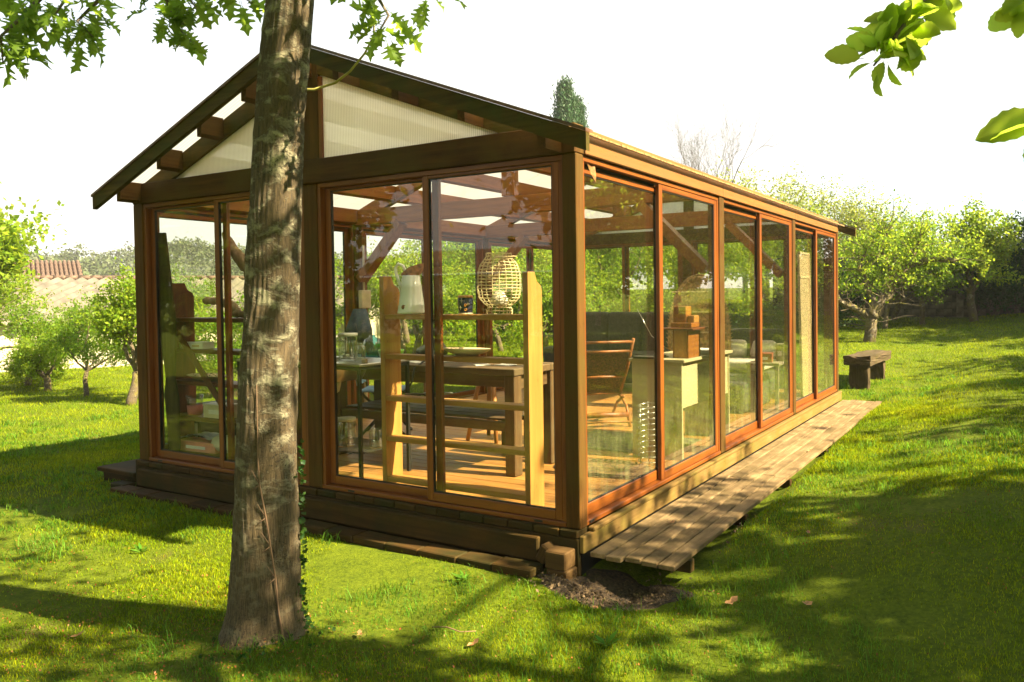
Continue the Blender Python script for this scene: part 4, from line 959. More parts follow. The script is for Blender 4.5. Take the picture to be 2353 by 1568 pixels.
def serr_leaf(seed, L_=.12, wr=.27):
    r = random.Random(seed); mb = MB(); n_ = 13; up = []; dn = []; mid = []
    for i_ in range(n_):
        t_ = i_ / (n_ - 1); w_ = wr * L_ * math.sin(math.pi * min(1, t_ * .97 + .03)) ** .75 * (1 + .0 * t_) + (.0028 if i_ % 2 else -.001)
        w_ = max(.0008, w_); x = t_ * L_; z = -.25 * L_ * t_ * t_ * r.uniform(.9, 1.1)
        mid.append((x, 0, z)); up.append((x + .003, w_, z + w_ * .3)); dn.append((x + .003, -w_, z + w_ * .3))
    mb.smooth = True
    mb.add(mid + up + dn, [(i, i + 1, n_ + i + 1, n_ + i) for i in range(n_ - 1)] + [(i + 1, i, 2 * n_ + i, 2 * n_ + i + 1) for i in range(n_ - 1)])
    mb.smooth = False; mb.tube([(-.02, 0, .002), (0, 0, 0)], .0012, 3, cap=False)
    return mb.mesh('leaf', L_CHERRY, fixn=False)
CLM = [serr_leaf(1, .11, .34), serr_leaf(2, .125, .32), serr_leaf(3, .095, .36)]
for k, nn in (('1', 78), ('2', 20), ('3', 0), ('4', 6)):
    P = [Vector(q) for q in CB[k]]; seg = list(range(max(0, len(P) - (5 if k == '1' else 2)), len(P) - 1))
    for _ in range(nn):
        i_ = rng.choice(seg); q = P[i_].lerp(P[i_ + 1], rng.uniform(0, 1)); d = Vector((rng.gauss(0, 1), rng.gauss(0, .8), rng.gauss(-.1, .8))).normalized()
        put_leaf(CLM, q + d * rng.uniform(.01, .05), CH, CL, d + Vector((-.3, 0, 0)), .84, 2.2)
for d, s_ in (((-1, -.1, -.05), 1.25), ((-.5, -.3, -.9), 1.0), ((.3, .2, -.6), 1.0)):
    put_leaf(CLM, Vector((2.325, -1.64, 1.83)), CH, CL, d, s_)
for p_, d_, s_ in (((2.345, -1.65, 1.835), (-1, -.05, -.04), 1.3), ((2.33, -1.64, 1.80), (-.2, 0, -1), .8), ((2.36, -1.2, 2.2), (-.3, 0, -1), 1.0)):
    o = put_leaf(CLM, Vector(p_), CH, CL, d_, 1.0); d = Vector(d_).normalized(); up = Vector((.15, -.85, .5)); w_ = up.cross(d).normalized(); o.rotation_euler = Matrix((d, w_, d.cross(w_))).transposed().to_euler(); o.scale = (s_,) * 3
rg = np.random.default_rng(41); cs = []; mbb = MB()
for k in range(60):
    u = unit_rand(rg, 1)[0]; e = np.array([6.25, .0, 2.5]) + u * rg.uniform(.3, 1) ** .5 * np.array([1.5, 2.3, .75])
    st = np.array([5.1, -.45, rg.uniform(1.6, 3.4)]); mbb.tube([tuple(st - np.array(CL)), tuple((st + e) / 2 - np.array(CL) + [0, 0, .1]), tuple(e - np.array(CL))], [.03, .018, .005], 5)
    for c_ in range(7): cs.append(e + rg.normal(size=3) * [.25, .25, .16] - np.array(CL))
cs = [c_ for c_ in cs if c_[0] + CL.x > 3.1]
for k in range(6):  # extra clumps out of view, added to dapple the oak trunk with shade
    e = np.array([rg.uniform(4.8, 6.4), rg.uniform(-1.15, -.45), rg.uniform(4.6, 7.4)])
    mbb.tube([(-.3, .1, 4.2), tuple((np.array([4.9, -.4, 4.0]) + e) / 2 - np.array(CL)), tuple(e - np.array(CL))], [.03, .018, .005], 5)
    for c_ in range(3): cs.append(e + rg.normal(size=3) * [.14, .10, .14] - np.array(CL))
for k in range(34):  # unseen clumps added up-sun of the lower lawn to shade it
    xg, yg, xc = rg.uniform(-2.3, 1.6), rg.uniform(-2.5, -1.2), rg.uniform(3.5, 5.2); e = np.array([xc, yg + (xc - xg) * .141, -.3 + (xc - xg) * .847])
    if k % 2 == 0: mbb.tube([tuple(np.array([5.0, -.45, max(1.8, e[2] - .8)]) - np.array(CL)), tuple(e - np.array(CL))], [.015, .005], 4)
    for c_ in range(4): cs.append(e + rg.normal(size=3) * [.2, .13, .15] - np.array(CL))
for k in range(11):  # unseen clumps added to throw leaf shadows on the walkway
    xg, yg, xc = rg.uniform(.0, .7), rg.uniform(.2, 3.2), rg.uniform(5.6, 6.8); e = np.array([xc, yg + (xc - xg) * .141, -.13 + (xc - xg) * .847])
    mbb.tube([tuple(np.array([5.0, -.45, max(1.8, e[2] - 1.2)]) - np.array(CL)), tuple((e + np.array([5.3, -.2, e[2] - .4])) / 2 - np.array(CL)), tuple(e - np.array(CL))], [.02, .012, .005], 4)
    for c_ in range(3): cs.append(e + rg.normal(size=3) * [.16, .14, .13] - np.array(CL))
link('crown_limbs', mbb.mesh('crown_limbs', B_GREY, fixn=False), None, CH)
cl = link('foliage', leaf_cloud(rg, np.array(cs), 13, .12, .12, name='foliage', mat=L_CHERRY, aspect=.55, up=1.0), None, CH); cl['kind'] = 'stuff'
# trees standing out of the picture to the right: they shade the bank and show in the glass
GO = 'tall trees along the right side of the garden, mirrored in the glass'
_, T1 = tall('maple_tree', 'tall dense tree out of the picture to the right, mirrored in the side glass', 9.9, 5.2, 5.2, 51, L_MIRR, B_GREY, leafper=10, leafs=.19, spread=.28)
_['group'] = GO
for k, (x, y, s) in enumerate([(9.6, 2.4, 1.14), (9.4, 8.2, 1.18), (8.6, 11.6, 1.05), (7.6, 14.6, .8), (6.9, 18.2, .8), (8.6, 22.5, 1.3), (5.7, 21.6, 1.05), (6.2, 25.5, 1.3), (7.6, 29.5, 1.5), (11.5, 16.5, 1.5), (13.5, 6.5, 1.35), (13.0, 11, 1.5), (-8.2, -3.6, 1.2), (7.2, -7.6, 1.35), (-4.2, -12.5, 1.5)]):
    if y > 0: place_tree('maple_tree', 'tall dense tree out of the picture to the right, mirrored in the side glass', x, y, T1, s, k * 1.3 + .5, GO)
    else: place_tree('maple_tree', {-3.6: 'unseen leafy tree added to the left, abreast of the viewer, to block skylight', -7.6: 'unseen leafy tree added behind the viewer, to the right, to block skylight', -12.5: 'unseen leafy tree added farthest behind the viewer to block skylight'}[y], x, y, T1, s, k * 1.3 + .5)  # the trees beside and behind the viewer are added to block skylight

# oak behind the viewer: boughs mirrored in the front doors, crown added to dim skylight
BO = thing('oak_tree', 'second oak standing behind the viewer, its hanging boughs mirrored in the front doors, its crown added to dim the skylight', 'tree', (.6, -9.4, -.35))
link('trunk', MB().tube([(0, 0, -.2), (.05, 0, 1.5), (0, .1, 3.2), (-.2, .2, 5.0)], [.3, .24, .2, .1], 12).mesh('trunk', B_GREY, fixn=False), None, BO)
rg = np.random.default_rng(91); cs = []; mbb = MB()
for k in range(120):
    u = unit_rand(rg, 1)[0]; e = np.array([-.9, .9, 5.5]) + u * rg.uniform(.35, 1) ** .5 * np.array([5.2, 2.9, 1.9])
    st = np.array([0, .1, rg.uniform(2.4, 4.8)]); mbb.tube([tuple(st), tuple((st + e) / 2 + [0, 0, .4]), tuple(e)], [.05, .03, .006], 5)
    for c_ in range(8): cs.append(e + rg.normal(size=3) * [.4, .4, .22])
for k in range(110):  # wide canopy added above the viewer, out of view, to block skylight
    u = unit_rand(rg, 1)[0]; e = np.array([.6, 4.6, 6.2]) + u * rg.uniform(.2, 1) ** .5 * np.array([4.6, 2.7, .95]); st = np.array([0, .4, rg.uniform(3.6, 5.2)])
    if k % 2: mbb.tube([tuple(st), tuple((st + e) / 2 + [0, 0, .5]), tuple(e)], [.05, .03, .006], 5)
    for c_ in range(9): cs.append(e + rg.normal(size=3) * [.4, .35, .16])
for k in range(26):
    e = np.array([rg.uniform(-5, 2.5), rg.uniform(1.4, 3.4), rg.uniform(3.3, 3.9)]); p = [e + np.array([-.9 + .3 * q, -.1 * q, .45 - .11 * q]) for q in range(4)]
    mbb.tube([tuple(q) for q in p], [.012, .010, .008, .005], 4)
    for q in p[1:]: cs += [q + rg.normal(size=3) * .05, q + rg.normal(size=3) * .06]
link('limbs', mbb.mesh('limbs', B_GREY, fixn=False), None, BO)
cl = link('foliage', leaf_cloud(rg, np.array(cs), 11, .15, .13, name='foliage', mat=L_OAK, aspect=.6, up=.8), None, BO); cl['kind'] = 'stuff'

# ------------------------------------------------------------------ far forest on the hill
rg = np.random.default_rng(61); cs = []; sz_ = []
for k in range(1500):
    az = R(rg.uniform(-80, 0)); d = rg.uniform(150, 238); h = hill_h(az, d); H_ = rg.uniform(3.0, 5.5) * (1.25 if rg.uniform() < .06 else 1)
    bx, by = CAM.x + math.sin(az) * d, CAM.y + math.cos(az) * d; r_ = rg.uniform(1.0, 2.3)
    for c_ in range(9): cs.append((bx + rg.normal() * r_ * .55, by + rg.normal() * r_ * .55, h - .5 + H_ * rg.uniform(.3, 1)))
cl = link('forest', leaf_cloud(rg, np.array(cs), 13, .6, .62, name='forest', mat=L_FAR, aspect=.8, up=.5)); tag(cl, 'hazy wood of eucalyptus and pine covering the distant hill', 'forest', kind='stuff')

# ------------------------------------------------------------------ farm buildings
SH = thing('corrugated_shed', 'long low shed with grey corrugated roof beyond the left orchard', 'shed', (0, 0, 0))
d0 = Vector((math.sin(R(-56)), math.cos(R(-56)), 0)); sd_ = Vector((d0.y, -d0.x, 0))   # away from camera, and to the right
O0 = Vector((CAM.x, CAM.y, 0)) + d0 * 27
def sp(a, b_, z): p = O0 + sd_ * a + d0 * b_; return (p.x, p.y, z)
for k in range(9):
    a0 = -9 + k * 1.65; mb = MB(); n_ = 44; vs = []; fs = []
    for i_ in range(n_ + 1):
        a = a0 + 1.66 * i_ / n_; w_ = .05 * math.cos(2 * math.pi * a / .30)
        vs += [sp(a - 1.5, -4.6, .92 + w_), sp(a, 0, 2.10 + w_)]
    for i_ in range(n_): fs.append((2 * i_, 2 * i_ + 2, 2 * i_ + 3, 2 * i_ + 1))
    mb.smooth = True; mb.add(vs, fs); mb.smooth = False; link('roof_sheet', mb.mesh('roof_sheet', M_FIBRE, fixn=False), None, SH)
mb = MB()
for k in range(48):
    a = -9 + k * .31; mb.tube([sp(a, .02, 2.12), sp(a + .335, .02, 2.125)], [.075, .065], 7)
link('ridge_tiles', mb.mesh('ridge_tiles', M_TERRA, fixn=False), None, SH)
mb = MB(); p = [sp(-10.2, -4.3, 0), sp(4.2, -4.3, 0), sp(5.8, 0, 0), sp(-8.8, 0, 0)]
mb.add([(q[0], q[1], -.6) for q in p] + [(p[0][0], p[0][1], .88), (p[1][0], p[1][1], .88), (p[2][0], p[2][1], 2.05), (p[3][0], p[3][1], 2.05)], [(0, 1, 5, 4), (1, 2, 6, 5), (2, 3, 7, 6), (3, 0, 4, 7), (0, 3, 2, 1)])
link('wall', mb.mesh('wall', M_RENDER), None, SH)

HS = thing('tiled_house', 'house with faded terracotta tile roof behind the corrugated shed at the left', 'house', (0, 0, 0))
O1 = Vector((CAM.x, CAM.y, 0)) + Vector((math.sin(R(-62.6)), math.cos(R(-62.6)), 0)) * 40; a1 = Vector((math.sin(R(-66 - 90)), math.cos(R(-66 - 90)), 0)); b1 = Vector((math.sin(R(-66)), math.cos(R(-66)), 0))
def hp(a, b_, z): p = O1 + a1 * a + b1 * b_; return Vector((p.x, p.y, z))
tile = MB(); tile.tube([(0, 0, 0), (0, -.46, -.19)], [.07, .085], 6, cap=False); TM = tile.mesh('roof_tile', M_TERRA, fixn=False)
rowsz = []
for r_ in range(4):
    for c_ in range(60):
        o = link('roof_tile', TM, None, HS, hp(c_ * .16, -r_ * .42, 3.15 - r_ * .175 + (.02 if c_ % 3 == 0 else 0))); o.rotation_euler = (0, 0, math.atan2(b1.y, b1.x) - math.pi / 2)
mb = MB(); mb.add([hp(-.1, 0, 3.08), hp(9.8, 0, 3.08), hp(9.8, -1.9, 2.25), hp(-.1, -1.9, 2.25)], [(0, 1, 2, 3)])
mb.add([hp(0, -1.6, -1), hp(9.6, -1.6, -1), hp(9.6, -1.6, 2.38), hp(0, -1.6, 2.38), hp(0, 2, -1), hp(9.6, 2, -1), hp(9.6, 2, 2.3), hp(0, 2, 2.3), hp(0, 0, 3.05), hp(9.6, 0, 3.05)], [(0, 1, 2, 3), (0, 3, 8, 7, 4), (1, 5, 6, 9, 2), (4, 7, 6, 5), (7, 8, 9, 6)])
link('wall', mb.mesh('wall', simple('brick_wall', (.36, .16, .09), .9, noise=.25, scale=5)), None, HS)

# house behind the viewer: its tiled roof shows as a reflection in the front doors
HB = thing('farmhouse', 'farmhouse with terracotta roof and two roof windows, seen only mirrored in the front glass', 'house', (-20.5, -24, -.3))
MB().box(-6.3, 6.8, -5.5, .0, 0, 2.75).build('wall', M_RENDER, HB)
mb = MB(); mb.smooth = True
vs = []; fs = []; n_ = 260
for i_ in range(n_ + 1):
    x = -6.6 + 13.6 * i_ / n_; w_ = .05 * abs(math.cos(math.pi * x / .26))
    for k in range(13): vs.append((x, .35 - k * .26, 2.75 + k * .105 + w_ + (.0 if k % 2 else .03)))
for i_ in range(n_):
    for k in range(12): q = i_ * 13 + k; fs.append((q, q + 13, q + 14, q + 1))
mb.add(vs, fs); link('roof', mb.mesh('roof', M_TERRA, fixn=False), None, HB)
for x in (-1.6, 2.9):
    mb = MB(); mb.add([(x, -.6, 3.22), (x + 1.1, -.6, 3.22), (x + 1.1, -1.4, 3.55), (x, -1.4, 3.55)], [(0, 1, 2, 3)]); link('roof_window', mb.mesh('roof_window', M_DARKGLASS, fixn=False), None, HB)
bush('garden_hedge', 'dark hedge behind the viewer, below the mirrored farmhouse roof', -14.5, -19.5, 6.5, 1.4, 2.1, 310, L_DARK, 5000, .2)
bush('garden_hedge', 'second hedge behind the viewer, seen only mirrored in the front doors', -24.5, -19.0, 6.5, 1.4, 2.2, 311, L_DARK, 5000, .2)

# ------------------------------------------------------------------ things inside
FZ = .02
def rel(o, p): o.location = Vector(o.location) - Vector(p.location); return o
def shelf_unit(name, label, xl, xr, y0, mat, levels, dep=.165, edge=.04, top=1.56, cat='shelf', shelf_t=.035):
    t = thing(name, label, cat, ((xl + xr) / 2, y0 + dep / 2, FZ))
    P_ = [(0, FZ), (dep, FZ), (dep, 1.44), (dep - .012, 1.47), (dep - .06, 1.50), (dep - .08, 1.545), (dep - .085, top), (0, top)]
    for x in (xl, xr - edge):
        o = MB().prism([(y0 + u, z) for u, z in P_], 'x', x, x + edge).build('upright', mat('z'), t); rel(o, t)
    for z in levels:
        o = block('shelf_board', xl + edge + .001, xr - edge - .001, y0 + .002, y0 + dep - (.004 if z > 1.2 or len(levels) > 9 else .06), z - shelf_t, z, mat, t, c=.004); rel(o, t)
    return t
PSH = shelf_unit('pine_shelf', 'pale pine shelf unit with scooped uprights standing against the right front door', -1.715, -.44, .13, W_PINE, (1.285, 1.0, .70, .41, .12))
DSH = shelf_unit('dark_shelf', 'red-brown shelf unit with scooped upright behind the first front door on the left', -4.33, -2.75, .16, W_RED, (1.25, .98, .70, .39, .08), dep=.26, edge=.035)
o = MB().beam((-4.30, .145, 1.30), (-3.38, .145, .36), .06, .012, up=(0, 1, 0)).build('diagonal_brace', W_RED('z'), DSH); rel(o, DSH)

def lathe_thing(name, label, cat, loc, parts, group=None):
    t = thing(name, label, cat, loc, group)
    for pn, prof, mat, n_ in parts: link(pn, MB().lathe(prof, n=n_).mesh(pn, mat, fixn=False), None, t)
    return t
# enamel pitcher
PT = thing('enamel_pitcher', 'tall white enamel water pitcher with rusty spout on the top pine shelf', 'pitcher', (-1.50, .225, 1.286))
mb = MB(); mb.lathe([(0, .004), (.098, .004), (.102, .012), (.099, .02), (.093, .05), (.094, .055), (.091, .06), (.092, .064), (.089, .07), (.074, .19), (.075, .195), (.072, .2), (.073, .205), (.0705, .21), (.062, .275), (.06, .275), (.07, .2), (.09, .02)], n=32)
link('body', mb.mesh('body', M_ENAMEL, fixn=False), None, PT)
mb = MB(); mb.smooth = True; n_ = 28; vs = []; fs = []
for k in range(5):
    f = k / 4
    for j in range(n_):
        th = 2 * math.pi * j / n_; c_ = math.cos(th); r = .062 + .012 * f + max(0, c_) ** 2 * .055 * f
        vs.append((r * c_, (.062 + .006 * f) * math.sin(th), .275 + f * (.045 + .045 * c_)))
for k in range(4):
    for j in range(n_): fs.append((k * n_ + j, k * n_ + (j + 1) % n_, (k + 1) * n_ + (j + 1) % n_, (k + 1) * n_ + j))
mb.add(vs, fs); o = link('spout', mb.mesh('spout', M_RUST, fixn=False), None, PT)
mb = MB(); mb.tube([(-.07, 0, .18), (-.09, 0, .22), (-.115, 0, .29), (-.118, 0, .335), (-.095, 0, .36), (-.06, 0, .345), (-.045, 0, .31)], [.011, .012, .012, .012, .012, .012, .010], 8); link('handle', mb.mesh('handle', M_ENAMEL, fixn=False), None, PT)
mb = MB(); mb.tube([(-.018, -.088, .05), (-.016, -.094, .05)], [.018, .016], 9); link('rust_spot', mb.mesh('rust_spot', M_RUST, fixn=False), None, PT)
PT.rotation_euler = (0, 0, .3)
# painted lantern pot
LP_ = lathe_thing('painted_pot', 'small dark painted pot with four-pointed cream stars and orange curls on the top pine shelf', 'pot', (-1.01, .22, 1.286),
    [('body', [(0, .004), (.045, .004), (.047, .015), (.050, .05), (.054, .10), (.050, .118), (.04, .125), (.0, .125)], simple('indigo_glaze', (.02, .02, .045), .25), 20),
     ('base', [(0, 0), (.05, 0), (.05, .006), (.046, .009)], M_CREAM, 20), ('rim', [(.051, .113), (.0535, .119), (.044, .129), (.04, .125)], simple('orange_glaze', (.6, .25, .03), .4), 20)])
for (a, z, s_) in ((-1.45, .092, .017), (-1.65, .045, .014), (-.6, .07, .013), (-2.6, .075, .015)):
    mb = MB(); r = .0535 if z > .06 else .051; u = Vector((-math.sin(a), math.cos(a), 0)); c_ = Vector((math.cos(a) * r, math.sin(a) * r, z)); nn = Vector((math.cos(a), math.sin(a), 0)) * .002
    ring = []
    for k in range(8): rr_ = s_ if k % 2 == 0 else s_ * .22; ring.append(c_ + nn + u * rr_ * math.cos(k * math.pi / 4) + Vector((0, 0, rr_ * math.sin(k * math.pi / 4))))
    ring2 = [p - nn * 2 for p in ring]
    mb.add(ring + ring2, [tuple(range(8))] + [(k, (k + 1) % 8, 8 + (k + 1) % 8, 8 + k) for k in range(8)]); link('star', mb.mesh('star', M_CREAM), None, LP_)
for (a, z) in ((-.95, .06), (-.92, .03)):
    mb = MB(); c_ = Vector((math.cos(a) * .052, math.sin(a) * .052, z)); u = Vector((-math.sin(a), math.cos(a), 0))
    mb.tube([c_ + u * .010 * math.cos(t_) * (1 - t_ / 9) + Vector((0, 0, .012 * math.sin(t_) * (1 - t_ / 9))) for t_ in np.linspace(0, 6.5, 12)], .002, 4); link('curl', mb.mesh('curl', bpy.data.materials['orange_glaze'], fixn=False), None, LP_)
# wicker bird cage
CG = thing('wicker_cage', 'round-shouldered wicker cage of thin canes on the right of the top pine shelf', 'cage', (-.745, .245, 1.286))
prof = [(.085, 0), (.088, .03), (.075, .05), (.105, .075), (.135, .11), (.145, .16), (.146, .22), (.142, .28), (.125, .33), (.095, .37), (.085, .385), (.085, .405)]
def pr(z): return float(np.interp(z, [p[1] for p in prof], [p[0] for p in prof]))
for z in list(np.arange(.0, .40, .0215)) + [.405]:
    r = pr(z); MBx = MB().tube([(r * math.cos(a), r * math.sin(a), z + .002 * math.sin(a * 5 + z * 90)) for a in np.linspace(0, 2 * math.pi, 25)], .0026, 4, cap=False); link('hoop', MBx.mesh('hoop', M_CANE, fixn=False), None, CG)
for k in range(20):
    a = 2 * math.pi * k / 20; link('upright_cane', MB().tube([(r * math.cos(a), r * math.sin(a), z) for r, z in prof], .0022, 4, cap=False).mesh('upright_cane', M_CANE, fixn=False), None, CG)
for k in range(3):
    link('handle', MB().tube([(.02, -.08 + .012 * k, .375 + .003 * k), (.12, -.1 + .012 * k, .372), (.205, -.115 + .012 * k, .375)], .0032, 4).mesh('handle', M_CANE, fixn=False), None, CG)
mb = MB().lathe([(0, .045), (.05, .06), (.06, .10), (.03, .15), (0, .16)], n=12); link('cloth_bundle', mb.mesh('cloth_bundle', M_CLOTH, fixn=False), None, CG)
# oval dish
mb = MB(); mb.lathe([(0, 0), (.08, .0), (.15, .022), (.19, .045), (.188, .05), (.145, .03), (.08, .012), (0, .010)], n=32, sx=1.05, sy=.42)
o = link('oval_dish', mb.mesh('oval_dish', simple('pale_wooden_dish', (.55, .42, .26), .5), fixn=False), None, None, (-1.02, .235, 1.002)); tag(o, 'shallow oval wooden dish with turned-up ends on the second pine shelf', 'dish')
# tongs/tools on third shelf
mb = MB(); rn = random.Random(3)
for k in range(6):
    a = rn.uniform(-.3, .3); x = -1.55 + k * .05; mb.tube([(x, .2 + rn.uniform(-.04, .04), .712 + .004 * k), (x + .16 * math.cos(a), .2 + .12 * a, .716 + .004 * k)], .007, 5)
tag(mb.build('hand_tools', M_BLACK), 'heap of small black hand tools on the third pine shelf', 'tools')

# work table
TB = thing('work_table', 'heavy dark timber work table with thick legs behind the pine shelf', 'table', (-2.1, 1.25, FZ))
for k in range(5):
    o = block('table_board', -3.15, -1.055, .86 + k * .132, .86 + k * .132 + .128, .795, .85, W_TABLE, TB, c=.006, grain='x'); rel(o, TB)
for (x, y) in ((-1.165, .875), (-1.165, 1.40), (-3.05, .875), (-3.05, 1.40)):
    o = block('leg', x, x + .10, y, y + .10, FZ, .70 if 0 else .795, W_TABLE, TB, c=.008); rel(o, TB)
for (xa, xb, ya, yb, za, zb) in ((-2.95, -1.166, .90, .94, .70, .79), (-2.95, -1.166, 1.42, 1.46, .70, .79), (-1.14, -1.10, .976, 1.399, .68, .79), (-2.95, -1.166, .90, .95, .36, .43), (-2.95, -1.166, 1.43, 1.48, .36, .43)):
    o = block('apron', xa, xb, ya, yb, za, zb, W_TABLE, TB, c=.004); rel(o, TB)
for k in range(3):
    o = block('lower_slat', -2.95, -1.17, .96 + k * .145, 1.09 + k * .145, .431, .45, W_TABLE, TB, c=.004, grain='x'); rel(o, TB)
rn = random.Random(8)
for k, (x, y, lb) in enumerate([(-2.2, 1.05, 'white paper lying on the work table behind the left pine upright'), (-1.95, 1.2, 'loose paper near the middle of the work table'), (-1.5, 1.05, 'small pale sheet on the work table below the oval dish'), (-1.32, 1.12, 'second small sheet at the right end of the work table')]):
    o = block('paper_sheet', -.1, .1, -.07, .07, 0, .004, M_PAPER, None, c=0); o.location = (x, y, .8525 + .002); o.rotation_euler = (0, 0, rn.uniform(-.8, .8)); o.scale = (rn.uniform(.5, 1), rn.uniform(.6, 1), 1); tag(o, lb, 'paper')
# black bag on the table
mb = MB(); mb.smooth = True; n_ = 18; vs = []; fs = []; rg = np.random.default_rng(5)
for k in range(9):
    f = k / 8
    for j in range(n_):
        th = 2 * math.pi * j / n_; r = math.sin(math.pi * (f * .92 + .08)) ** .5; vs.append((.17 * r * math.cos(th) * (1 + .1 * math.sin(th * 3 + f * 5)), .08 * r * math.sin(th), .0 + .16 * f + .03 * math.cos(th) * f + .008 * math.sin(th * 7)))
for k in range(8):
    for j in range(n_): fs.append((k * n_ + j, k * n_ + (j + 1) % n_, (k + 1) * n_ + (j + 1) % n_, (k + 1) * n_ + j))
fs.append(tuple(range(n_))[::-1]); fs.append(tuple(8 * n_ + j for j in range(n_)))
BG = thing('leather_bag', 'slouching black leather bag on the work table, strap hanging below', 'bag', (-2.28, 1.35, .853))
mb.add(vs, fs); link('body', mb.mesh('body', M_BLACK, fixn=False), None, BG)
link('strap', MB().tube([(.1, -.05, .12), (.2, -.2, .08), (.26, -.44, .01), (.24, -.5, -.03), (.22, -.51, -.14), (.15, -.51, -.23), (.06, -.51, -.22), (.0, -.51, -.12), (-.02, -.5, -.02), (-.03, -.44, .012), (-.1, -.2, .012)], .008, 5).mesh('strap', M_BLACK, fixn=False), None, BG)
# stool behind
SO = thing('wooden_stool', 'tall stool with splayed turned legs standing beyond the work table', 'stool', (-2.18, 2.1, FZ))
link('seat', MB().lathe([(0, .70), (.16, .70), (.165, .715), (.16, .735), (0, .74)], n=24).mesh('seat', W_STOOL('x'), fixn=False), None, SO)
for k in range(4):
    a = math.pi / 4 + k * math.pi / 2; link('leg', MB().tube([(.09 * math.cos(a), .09 * math.sin(a), .70), (.17 * math.cos(a), .17 * math.sin(a), .35), (.24 * math.cos(a), .24 * math.sin(a), .0)], [.017, .024, .019], 8).mesh('leg', W_STOOL('z'), fixn=False), None, SO)
# dark bench seen at right behind upright
BN = thing('slatted_bench', 'plain wooden bench with slatted seat right of the work table', 'bench', (-1.35, 1.75, FZ))
for k in range(4): rel(block('seat_slat', -1.70, -1.06, 1.55 + k * .11, 1.64 + k * .11, .43, .455, W_TABLE, BN, c=.003, grain='x'), BN)
for x in (-1.68, -1.14):
    for y in (1.55, 1.90): rel(block('leg', x, x + .06, y, y + .06, FZ, .43, W_TABLE, BN, c=.004), BN)

# sink unit
SK = thing('sink_unit', 'steel kitchen sink set in a black metal stand inside the right front door', 'sink', (-2.7, .42, FZ))
SKO = Vector(SK.location)
def kid(nm, mb, mat, par, off=None): 
    o = link(nm, mb.mesh(nm, mat, fixn=False), None, par, (0, 0, 0)); return o
def shifted(mb, off): mb.v = [(a - off[0], b_ - off[1], c_ - off[2]) for a, b_, c_ in mb.v]; return mb
mb = MB(); mb.box(-3.35, -3.02, .15, .70, .895, .915, .004).box(-2.30, -1.95, .15, .70, .895, .915, .004).box(-3.02, -2.30, .15, .22, .895, .915, .003).box(-3.02, -2.30, .62, .70, .895, .915, .003)
kid('sink_top', shifted(mb, SKO), M_STEEL, SK)
mb = MB(); mb.smooth = True
mb.add([(-3.02, .22, .90), (-2.30, .22, .90), (-2.30, .62, .90), (-3.02, .62, .90), (-2.96, .26, .75), (-2.36, .26, .75), (-2.36, .58, .75), (-2.96, .58, .75)], [(0, 1, 5, 4), (1, 2, 6, 5), (2, 3, 7, 6), (3, 0, 4, 7), (4, 5, 6, 7)])
kid('basin', shifted(mb, SKO), M_STEEL, SK)
mb = MB()
for (x, y) in ((-1.965, .165), (-1.965, .68), (-3.33, .165), (-3.33, .68)): mb.box(x - .012, x + .012, y - .012, y + .012, FZ, .895)
for y in (.165, .68): mb.box(-3.32, -1.977, y - .01, y + .01, .868, .893)
for x in (-1.965, -3.33): mb.box(x - .01, x + .01, .178, .668, .868, .893)
kid('stand', shifted(mb, SKO), M_DARKM, SK)
mb = MB()
for k in range(18): y = .19 + k * .028; mb.tube([(-3.32, y, .24), (-1.98, y, .24)], .003, 4)
for x in (-3.2, -2.65, -2.1): mb.tube([(x, .17, .234), (x, .68, .234)], .004, 4)
kid('wire_shelf', shifted(mb, SKO), M_DARKM, SK)
mb = MB(); mb.tube([(-2.6, .42, .75), (-2.6, .42, .66)], .035, 12); mb.tube([(-2.6, .42, .66), (-2.6, .42, .42)], .045, 14); mb.tube([(-2.6, .42, .42), (-2.58, .42, .36), (-2.52, .42, .33)], [.045, .04, .02], 14)
mb.tube([(-2.6, .42, .66), (-2.53, .42, .64), (-2.47, .42, .67), (-2.45, .42, .74), (-2.45, .42, .88)], .018, 10); mb.tube([(-2.6, .42, .55), (-2.6, .42, .57)], .052, 14)
kid('drain_pipe', shifted(mb, SKO), M_CREAM, SK)
mb = MB(); mb.tube([(-2.62, .66, .915), (-2.62, .66, 1.04), (-2.62, .58, 1.10), (-2.62, .50, 1.06)], .011, 8); mb.lathe([(0, .915), (.03, .915), (.03, .935), (0, .94)], c=(-2.62, .66, 0), n=12)
kid('tap', shifted(mb, SKO), M_STEEL, SK)
def jar(label, x, y, z, r, h, neck=.75, mat=G_JAR, lid=None, group=None, name='glass_jar'):
    t = thing(name, label, 'jar' if 'jar' in name else 'bottle', (x, y, z), group)
    p = [(0, .004), (r * .9, .004), (r, .015), (r, h * .78), (r * .97, h * .83), (r * neck, h * .90), (r * neck, h * .94), (r * neck * 1.06, h * .945), (r * neck * 1.06, h * .985), (r * neck * .98, h), (r * neck * .9, h * .98), (r * neck * .9, h * .9), (r * .9, h * .8), (r * .93, .03), (0, .018)]
    link('glass', MB().lathe(p, n=24).mesh('glass', mat, fixn=False), None, t)
    if lid is not None: link('lid', MB().lathe([(0, h + .003), (r * neck * 1.1, h + .003), (r * neck * 1.12, h - .02), (r * neck * 1.1, h - .02)][::-1], n=24).mesh('lid', lid, fixn=False), None, t)
    return t
jar('large empty glass jar with pale rim on the sink top', -2.27, .35, .916, .072, .215, .92, lid=M_PAPER)
jar('small narrow-necked glass bottle beside the large jar on the sink top', -2.05, .26, .916, .042, .15, .45, name='glass_bottle')
jar('stacked jar with dark lid on the wire shelf below the sink', -2.62, .30, .245, .055, .10, .9, lid=M_BLACK)
jar('jar standing upon the dark-lidded jar below the sink', -2.62, .30, .352, .05, .12, .85)
